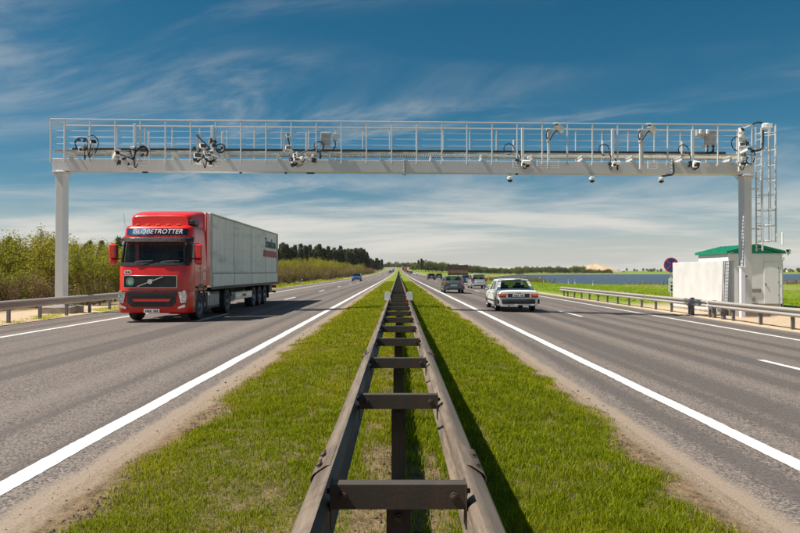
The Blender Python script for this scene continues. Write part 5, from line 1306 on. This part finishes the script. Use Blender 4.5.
def pine_proto(seed, h):
    rs = np.random.default_rng(seed); m = MB(); bend = rs.normal(size=2) * 0.25
    m.tube([(bend[0] * t * t, bend[1] * t * t, -0.3 + h * t) for t in (0, 0.25, 0.5, 0.75, 0.97)], [0.17, 0.14, 0.11, 0.07, 0.02], 7)
    tr = m.mesh('trunk', 'pine_bark'); LC = []
    base = rs.uniform(0.18, 0.34)
    for k in range(42):
        t = base + (1 - base) * (k / 42) ** 0.9; z = h * t; R = (0.20 * h * (1 - t) ** 0.85 + 0.22) * rs.uniform(0.5, 1.3)
        for q in range(rs.integers(3, 6)):
            a = rs.uniform(0, 2 * math.pi); n = 26
            f = rs.uniform(0.15, 1.0, (n, 1)); c = np.array([math.cos(a), math.sin(a), -0.12]) * R * f + np.array([0, 0, z])
            LC.append(c + rs.normal(size=(n, 3)) * np.array([0.30, 0.30, 0.22]) * (1 + 0.02 * h))
    LC = np.concatenate(LC); V, F, C = leaf_quads(LC, 0.40, rs, 0.3, 2.0); return tr, npmesh('crown', V, F, 'pine_needle', False, C)
def tree_proto(seed, h):
    rs = np.random.default_rng(seed); m = MB(); tips = []
    m.tube([(0.1 * math.sin(t * 3), 0.1 * math.cos(t * 2), -0.3 + 0.8 * h * t) for t in (0, 0.3, 0.6, 1.0)], [0.18, 0.14, 0.09, 0.03], 7)
    for k in range(16):
        a = rs.uniform(0, 2 * math.pi); z0 = h * rs.uniform(0.18, 0.7); ln = h * rs.uniform(0.16, 0.34) * (1.1 - 0.5 * z0 / h)
        e = (math.cos(a) * ln, math.sin(a) * ln, z0 + ln * rs.uniform(0.4, 1.1)); m.tube([(0, 0, z0), (e[0] * 0.5, e[1] * 0.5, z0 + (e[2] - z0) * 0.4), e], [0.06, 0.04, 0.015], 5); tips.append(e)
    tips.append((0, 0, h * 0.86)); tr = m.mesh('trunk', 'bark'); LC = []
    for e in tips:
        for q in range(3): LC.append(np.array(e) + rs.normal(size=3) * 0.09 * h * np.array([1, 1, 0.8]) + rs.normal(size=(70, 3)) * 0.055 * h)
    LC = np.concatenate(LC); V, F, C = leaf_quads(LC, 0.034 * h, rs); return tr, npmesh('crown', V, F, 'wood_leaf', False, C)
def place_plant(name, label, cat, group, parts, x, y, s, rs, zs=1.0, names=('trunk', 'crown'), sink=0.0):
    o = thing(name, label, cat, (x, y, gz(x, y) - sink), rs.uniform(0, 6.28), group); o.scale = (s, s, s * zs)
    link(names[0], parts[0], o); link(names[1], parts[1], o); return o

pr = np.random.default_rng(5)
tall = [shrub_proto(20 + k, 4.9, 2.9, 22, 11000, 0.078, (0.42, 0.50, 0.36, 0.46)[k], 'shrub_leaf', 620) for k in range(4)]
low_ = [shrub_proto(40 + k, 2.4, 2.5, 18, 5200, 0.085, 0.15, 'shrub_leaf', 380) for k in range(2)]
brown = [shrub_proto(60 + k, 3.2, 2.8, 24, 2000, 0.08, 0.40, 'shrub_leaf_brown', 900) for k in range(3)]
G1 = 'shrubs behind the left guardrail'
# the near thicket, left of and behind the lorry
for row, (y0, n, x_a, x_b) in enumerate(((32.5, 13, -15.5 - 2.5, -34), (36.0, 14, -17, -40), (40.5, 16, -17, -46), (46, 18, -16.5, -52), (54, 18, -16.5, -62))):
    for k in range(n):
        x = x_a + (x_b - x_a) * (k + pr.uniform(-0.3, 0.3)) / (n - 1); y = y0 + pr.uniform(-1.6, 1.6)
        u = pr.random(); pxx = VPX + x / y * FPX; kf = 0.92 if pxx < 60 else 0.74
        if row == 0 and (u < 0.55): place_plant('brown_shrub', 'low twiggy brownish shrub at the foot of the thicket behind the left guardrail', 'shrub', G1, brown[k % 3], x, y, pr.uniform(0.55, 0.85), pr, names=('stems', 'crown'))
        elif row <= 1 and u < 0.7: place_plant('low_shrub', 'low bright green shrub in the front of the thicket behind the left guardrail', 'shrub', G1, low_[k % 2], x, y, pr.uniform(0.75, 1.1), pr, names=('stems', 'crown'))
        else: place_plant('willow_shrub', 'tall yellow-green willow shrub in the thicket behind the left guardrail', 'shrub', G1, tall[(k + row) % 4], x, y, kf * pr.uniform(0.82, 1.12), pr, pr.uniform(0.95, 1.12), ('stems', 'crown'))
# the belt running on beside the road behind the lorry
G2 = 'shrubs along the left verge beyond the lorry'
y = 60.0
while y < 400:
    for row in range(4):
        x = -(15.6 + row * (2.6 + y * 0.012) + pr.uniform(-0.9, 0.9)); yy = y + pr.uniform(-2, 2); g = 1 + y / 900
        if row == 0: place_plant('brown_shrub', 'twiggy reddish-brown shrub at the edge of the left verge beyond the lorry', 'shrub', G2, brown[int(pr.integers(3))], x, yy, pr.uniform(0.55, 0.9) * g, pr, names=('stems', 'crown'))
        elif row == 1 and pr.random() < 0.6: place_plant('brown_shrub', 'twiggy reddish-brown shrub at the edge of the left verge beyond the lorry', 'shrub', G2, brown[int(pr.integers(3))], x, yy, pr.uniform(0.8, 1.05) * g, pr, names=('stems', 'crown'))
        else: place_plant('willow_shrub', 'yellow-green willow shrub in the belt before the dark pines', 'shrub', G2, tall[int(pr.integers(4))], x, yy, pr.uniform(0.72, 1.0) * g, pr, 1.0, ('stems', 'crown'))
    y += 3.4 + y * 0.028
# pine wood behind, its edge coming down to the road
pines = [pine_proto(80 + k, 14.0) for k in range(4)]
edge_ = [(-190, 250), (-110, 255), (-62, 300), (-42, 350), (-27, 410), (-20, 460), (-17.5, 600)]
G3 = 'pines of the wood on the left'
for (ax, ay), (bx2, by2), n in zip(edge_[:-1], edge_[1:], (30, 40, 60, 60, 60, 34)):
    for k in range(n):
        t = (k + pr.uniform(0, 1)) / n; dep = pr.uniform(0, 34)
        x = ax + (bx2 - ax) * t - dep * 0.35; tp = 0.72 if by2 > 500 else 1.0; yy = ay + (by2 - ay) * t + dep
        place_plant('pine_tree', 'dark pine standing in the wood beyond the left thicket', 'pine tree', G3, pines[int(pr.integers(4))], x, yy, tp * pr.uniform(0.80, 1.02), pr, pr.uniform(0.9, 1.22))
# far end of the road, both sides
woods = [tree_proto(100 + k, 9.0) for k in range(4)]
G4 = 'small trees at the far end of the road'
for k in range(22):
    yy = 600 + 18 * k + pr.uniform(-8, 8); x = -(15 + pr.uniform(0, 10) + k * 0.5)
    place_plant('pine_tree', 'distant dark tree left of the road near its crest', 'tree', G4, pines[int(pr.integers(4))], x, yy, pr.uniform(0.6, 0.85), pr)
for k in range(26):
    yy = 990 + pr.uniform(0, 120); x = -34 + 68 * (k + pr.uniform(-0.4, 0.4)) / 25
    place_plant('roadside_tree', 'tiny hazy tree closing the view at the end of the road', 'tree', G4, woods[int(pr.integers(4))], x, yy, pr.uniform(0.7, 1.25), pr)
G5 = 'dark conifers right of the road'
for px, d, s, lab in ((421.5, 560, 0.80, 'tall dark conifer, the rightmost in the clump right of the road'), (418.5, 575, 0.72, 'dark conifer with a pointed top in the clump right of the road'), (415.0, 590, 0.58, 'shorter dark conifer on the left side of the clump right of the road'), (423.5, 585, 0.7, 'dark conifer stepping down towards the wood on the right')):
    place_plant('pine_tree', lab, 'pine tree', G5, pines[int(pr.integers(4))], at(px, d), d, s, pr)
for px, d in ((412.5, 600), (413.8, 585), (416.5, 570)):
    place_plant('roadside_tree', 'pale bushy tree beside the conifer clump right of the road', 'tree', G5, woods[int(pr.integers(4))], at(px, d), d, 0.85, pr)
G6 = 'trees of the wood by the lake'
for k in range(120):
    px = 424 + (522 - 424) * (k + pr.uniform(-0.5, 0.5)) / 119; d = 560 + (px - 424) * 2.0 + pr.uniform(0, 50)
    place_plant('lakeside_tree', 'rounded green tree in the long wood before the lake', 'tree', G6, woods[int(pr.integers(4))], at(px, d), d, pr.uniform(0.80, 1.15) * (1 - 0.0028 * (px - 424)), pr)
G7 = 'trees on the far shore of the lake'
for k in range(110):
    px = 515 + (612 - 515) * (k + pr.uniform(-0.6, 0.6)) / 109; d = 985 + pr.uniform(0, 60)
    place_plant('shore_tree', 'small bushy tree on the far shore of the lake', 'tree', G7, woods[int(pr.integers(4))], at(px, d), d, pr.uniform(0.75, 1.3) if px < 585 else pr.uniform(0.5, 0.85), pr)
G8 = 'bushes on the far right shore'
for k in range(60):
    px = 606 + (830 - 606) * (k + pr.uniform(-1, 1)) / 59; d = 1090 + pr.uniform(0, 500)
    place_plant('shore_bush', 'tiny bush in the pale fields beyond the lake', 'bush', G8, woods[int(pr.integers(4))], at(px, d), d, pr.uniform(0.35, 0.9), pr)
for k in range(46):
    px = 636 + (840 - 636) * (k + pr.uniform(-1, 1)) / 45; d = 1800 + pr.uniform(0, 120)
    place_plant('horizon_tree', 'tiny tree in the line on the far horizon beyond the lake', 'tree', 'trees on the horizon', woods[int(pr.integers(4))], at(px, d), d, pr.uniform(0.8, 1.3), pr)
# sand heap beyond the far shore
hx, hy = at(592, 1180), 1180.0
V = MB()
def hp(i, j):
    a = 2 * math.pi * i / 40; q = j / 10; rr = 36 * (1 - q) ** 0.85 * (1 + 0.12 * math.sin(3 * a + 1) + 0.08 * math.sin(5 * a)); zz = 15 * (1 - (1 - q) ** 1.25)
    return (rr * math.cos(a) * 1.35 + 5 * q, rr * math.sin(a), zz * (1 + 0.05 * math.sin(4 * a)))
V.grid(40, 10, hp); tag(V.build('sand_hill', 'mound_sand', None, (hx, hy, gz(hx, hy) + 0.5)), kind='structure')
# a farmhouse far off on the right
fx, fy = at(790, 1500), 1500.0
e = thing('farmhouse', 'tiny pale farmhouse on the far shore at the right edge', 'house', (fx, fy, gz(fx, fy)))
MB().box((0, 0, 2.5), (14, 8, 5)).build('wall', 'house_wall', e, smooth=False); MB().prism([(-7.6, 5), (7.6, 5), (0, 8.2)], 'y', -4.4, 4.4).build('roof', 'house_roof', e, smooth=False)
for s in (-4, 0, 4): MB().box((s, -4.02, 2.8), (1.4, 0.06, 1.6)).build('window', 'black_plastic', e)

# ------------------------------------------------------------------ grasses
def blades(X, Y, Z, hgt, wid, rs, lean=0.45, yellow=None):
    n = len(X); a = rs.uniform(0, 2 * math.pi, n); l = rs.uniform(0.05, lean, n) * hgt; b = rs.uniform(0, 2 * math.pi, n)
    B = np.stack([X, Y, Z - 0.01], 1); w = np.stack([np.cos(a), np.sin(a), np.zeros(n)], 1) * (wid / 2)[:, None] if np.ndim(wid) else np.stack([np.cos(a), np.sin(a), np.zeros(n)], 1) * wid / 2
    ld = np.stack([np.cos(b), np.sin(b), np.zeros(n)], 1)
    m = B + ld * (l * 0.3)[:, None]; m[:, 2] += hgt * 0.6; t = B + ld * l[:, None]; t[:, 2] += hgt * rs.uniform(0.8, 1.0, n)
    V = np.stack([B - w, B + w, m + w * 0.75, m - w * 0.75, t], 1).reshape(-1, 3); i = np.arange(n)[:, None] * 5
    F = np.concatenate([i + np.array([[0, 1, 2]]), i + np.array([[0, 2, 3]]), i + np.array([[3, 2, 4]])], 0).astype(np.int32)
    r = rs.random(n); yel = rs.random(n) if yellow is None else np.clip(rs.random(n) * 0.75 + yellow * 0.75, 0, 1)
    C = np.repeat(np.stack([r, yel, r, np.ones(n)], 1), 5, 0); return V, F, C
def vnoise(x, y, s, seed=0):
    """smooth value noise in numpy"""
    x = x / s; y = y / s; xi = np.floor(x).astype(np.int64); yi = np.floor(y).astype(np.int64); fx = x - xi; fy = y - yi
    def h(a, b): q = np.sin(a * 127.1 + b * 311.7 + seed * 74.7) * 43758.5453; return q - np.floor(q)
    fx = fx * fx * (3 - 2 * fx); fy = fy * fy * (3 - 2 * fy)
    return (h(xi, yi) * (1 - fx) + h(xi + 1, yi) * fx) * (1 - fy) + (h(xi, yi + 1) * (1 - fx) + h(xi + 1, yi + 1) * fx) * fy
gr_ = np.random.default_rng(3); VV, FF, CC, off = [], [], [], 0
for (y0, y1, dens, hg, wd) in ((2.6, 5.2, 9500, 0.070, 0.0045), (5.2, 8.5, 7000, 0.072, 0.0058), (8.5, 14, 3600, 0.074, 0.0085), (14, 26, 1500, 0.078, 0.015), (26, 50, 520, 0.08, 0.028), (50, 110, 110, 0.09, 0.065)):
    n = int(1.15 * dens * (y1 - y0) * 4.9); X = gr_.uniform(-2.5, 2.5, n); Y = gr_.uniform(y0, y1, n); ax = np.abs(X)
    n1 = vnoise(X, Y, 0.45, 1); n2 = vnoise(X, Y, 1.5, 2); n3 = vnoise(X, Y, 0.14, 3)
    keep = 1.0 - sstep(2.12, 2.42, ax + (n1 - 0.5) * 0.5 + (n2 - 0.5) * 0.55 + 0.28 * sstep(9, 4, Y))
    keep *= 1 - 0.6 * sstep(0.62, 0.80, vnoise(X, Y, 0.55, 21) * 0.6 + n3 * 0.4) * sstep(16, 5, Y)
    keep *= 0.40 + 0.60 * sstep(0.18, 0.42, n3 * 0.5 + n1 * 0.5)
    keep *= np.where(ax < 0.33, 0.28 + 0.55 * sstep(0.45, 0.75, n1) + 0.5 * sstep(6, 14, Y), 1.0)
    k = gr_.random(n) < keep; X, Y = X[k], Y[k]; ax = ax[k]; hh = hg * gr_.uniform(0.5, 1.25, k.sum()) * (0.65 + 0.7 * n2[k]) * (0.55 + 0.9 * n3[k]) * (1 - 0.35 * sstep(1.7, 2.5, ax)) * np.where(X > 0, 1.15, 0.85)
    hh = hh * np.where(gr_.random(len(hh)) < 0.02, 2.1, 1.0)
    V, F, C = blades(X, Y, med_z(X, Y), hh, wd, gr_, 0.75, yellow=-0.16 + 0.22 * sstep(4, 16, Y) + 0.45 * sstep(1.7, 2.5, ax + (n1[k] - 0.5) * 0.6) + 0.20 * n2[k] + 0.25 * sstep(0.5, 0.8, vnoise(X, Y, 0.8, 31)) + np.where(X < 0, 0.10, -0.12)); VV.append(V); FF.append(F + off); CC.append(C); off += len(V)
tag(link('median_grass', npmesh('median_grass', np.concatenate(VV), np.concatenate(FF), 'grass_blade', False, np.concatenate(CC))), 'short bright green grass on the median strip either side of the barrier', 'grass', kind='stuff')
# verge grass on both sides and meadow by the lake
VV, FF, CC, off = [], [], [], 0
def verge(xa, xb, y0, y1, dens, hg, wd, yel, mask=None):
    global off
    n = int(dens * (y1 - y0) * (xb - xa)); X = gr_.uniform(xa, xb, n); Y = gr_.uniform(y0, y1, n)
    n1 = vnoise(X, Y, 0.9, 4); keep = sstep(0.25, 0.6, n1)
    if mask is not None: keep = keep * mask(X, Y)
    k = gr_.random(n) < keep; X, Y = X[k], Y[k]
    V, F, C = blades(X, Y, land_z(X, Y), hg * gr_.uniform(0.5, 1.3, k.sum()), wd, gr_, 0.8, yellow=yel + 0.3 * vnoise(X, Y, 4, 6)); VV.append(V); FF.append(F + off); CC.append(C); off += len(V)
verge(-14.6, -13.3, 14, 34, 420, 0.07, 0.014, 0.45, lambda x, y: sstep(0.45, 0.6, vnoise(x, y, 2.2, 9)))
verge(-15.8, -13.3, 42, 160, 26, 0.25, 0.07, 0.35)
verge(15.5, 40, 40, 70, 40, 0.14, 0.04, 0.12, lambda x, y: sstep(36, 46, y + (vnoise(x, y, 3, 8) - 0.5) * 8))
verge(13.6, 60, 70, 160, 26, 0.09, 0.05, 0.12)
verge(22.8, 60, 22, 40, 35, 0.14, 0.04, 0.15)
tag(link('verge_grass', npmesh('verge_grass', np.concatenate(VV), np.concatenate(FF), 'grass_blade', False, np.concatenate(CC))), 'meadow grass on the verges beyond the guardrails', 'grass', kind='stuff')
# dry reeds at the near shore
VV, FF, CC, off = [], [], [], 0
n = 60000; X = gr_.uniform(20, 190, n); Y = gr_.uniform(140, 200, n); sd_ = lake_sd(X, Y); k = gr_.random(n) < np.exp(-((sd_ + 11) / 6.5) ** 2) * sstep(0.35, 0.65, vnoise(X, Y, 14, 5)); X, Y = X[k], Y[k]
V, F, C = blades(X, Y, land_z(X, Y), gr_.uniform(0.7, 1.9, k.sum()) * (0.4 + 1.0 * vnoise(X, Y, 9, 7)), 0.14, gr_, 0.4)
tag(link('reed_bed', npmesh('reed_bed', V, F, 'reed', False, C)), 'dry brown reeds along the near shore of the lake', 'reeds', kind='stuff')
# small stones and clods on the bare edges of the median
n = 1500; Y = 2.6 + 16 * gr_.random(n) ** 1.8; X = np.where(gr_.random(n) < 0.5, -1, 1) * gr_.uniform(2.1, 2.75, n); S = gr_.uniform(0.003, 0.008, n)
o8 = np.array([(1, 0, 0), (-1, 0, 0), (0, 1, 0), (0, -1, 0), (0, 0, 0.8), (0, 0, -0.8)]); V = (np.stack([X, Y, np.where(np.abs(X) < 2.5, med_z(X, Y), road_z(X, Y) + 0.004)], 1)[:, None, :] + o8[None] * S[:, None, None] * gr_.uniform(0.6, 1.4, (n, 6, 1))).reshape(-1, 3)
f8 = np.array([(0, 2, 4), (2, 1, 4), (1, 3, 4), (3, 0, 4), (2, 0, 5), (1, 2, 5), (3, 1, 5), (0, 3, 5)]); F = (np.arange(n)[:, None, None] * 6 + f8[None]).reshape(-1, 3).astype(np.int32)
tag(link('edge_pebbles', npmesh('edge_pebbles', V, F, 'mound_sand', False)), 'loose pebbles and clods along the dusty edges of the median', 'gravel', kind='stuff')
# crumbly soil clods where the turf breaks up
n = 5200; Y = 2.6 + 20 * gr_.random(n) ** 1.7; X = np.where(gr_.random(n) < 0.5, -1, 1) * (2.30 + gr_.normal(0, 0.13, n) - 0.22 * sstep(9, 4, Y)); S = gr_.uniform(0.004, 0.020, n) ** 1.0
k = gr_.random(n) < sstep(0.25, 0.6, vnoise(X, Y, 0.7, 41)); inn = gr_.random(n) < 0.12; X = np.where(inn, gr_.uniform(-0.3, 0.3, n), X); k = k | inn; X, Y, S = X[k], Y[k], S[k]; n = len(X)
V = (np.stack([X, Y, np.where(np.abs(X) < 2.5, med_z(X, Y), road_z(X, Y) + 0.004)], 1)[:, None, :] + o8[None] * S[:, None, None] * gr_.uniform(0.5, 1.5, (n, 6, 1))).reshape(-1, 3)
F = (np.arange(n)[:, None, None] * 6 + f8[None]).reshape(-1, 3).astype(np.int32)
simple('clod', (0.12, 0.078, 0.048), 0.95, 0, 0.35, 9, bump=0.5)
tag(link('soil_clods', npmesh('soil_clods', V, F, 'clod', False)), 'dark crumbly soil along the ragged edges of the median turf', 'soil', kind='stuff')

# ------------------------------------------------------------------ thin summer haze over the whole place
t = NT('haze'); t.t.nodes.remove(t.b)
pv = t.n('ShaderNodeVolumePrincipled', {'Color': (0.86, 0.92, 1.0, 1), 'Density': 0.00005, 'Anisotropy': 0.2}); t.t.links.new(pv.outputs[0], t.out.inputs['Volume'])
M['haze'] = t.m
tag(MB().box((0, 2500, 29), (9000, 6000, 68)).build('haze', 'haze', smooth=False), 'faint pale haze lying over the road and the lake', 'haze', kind='stuff')
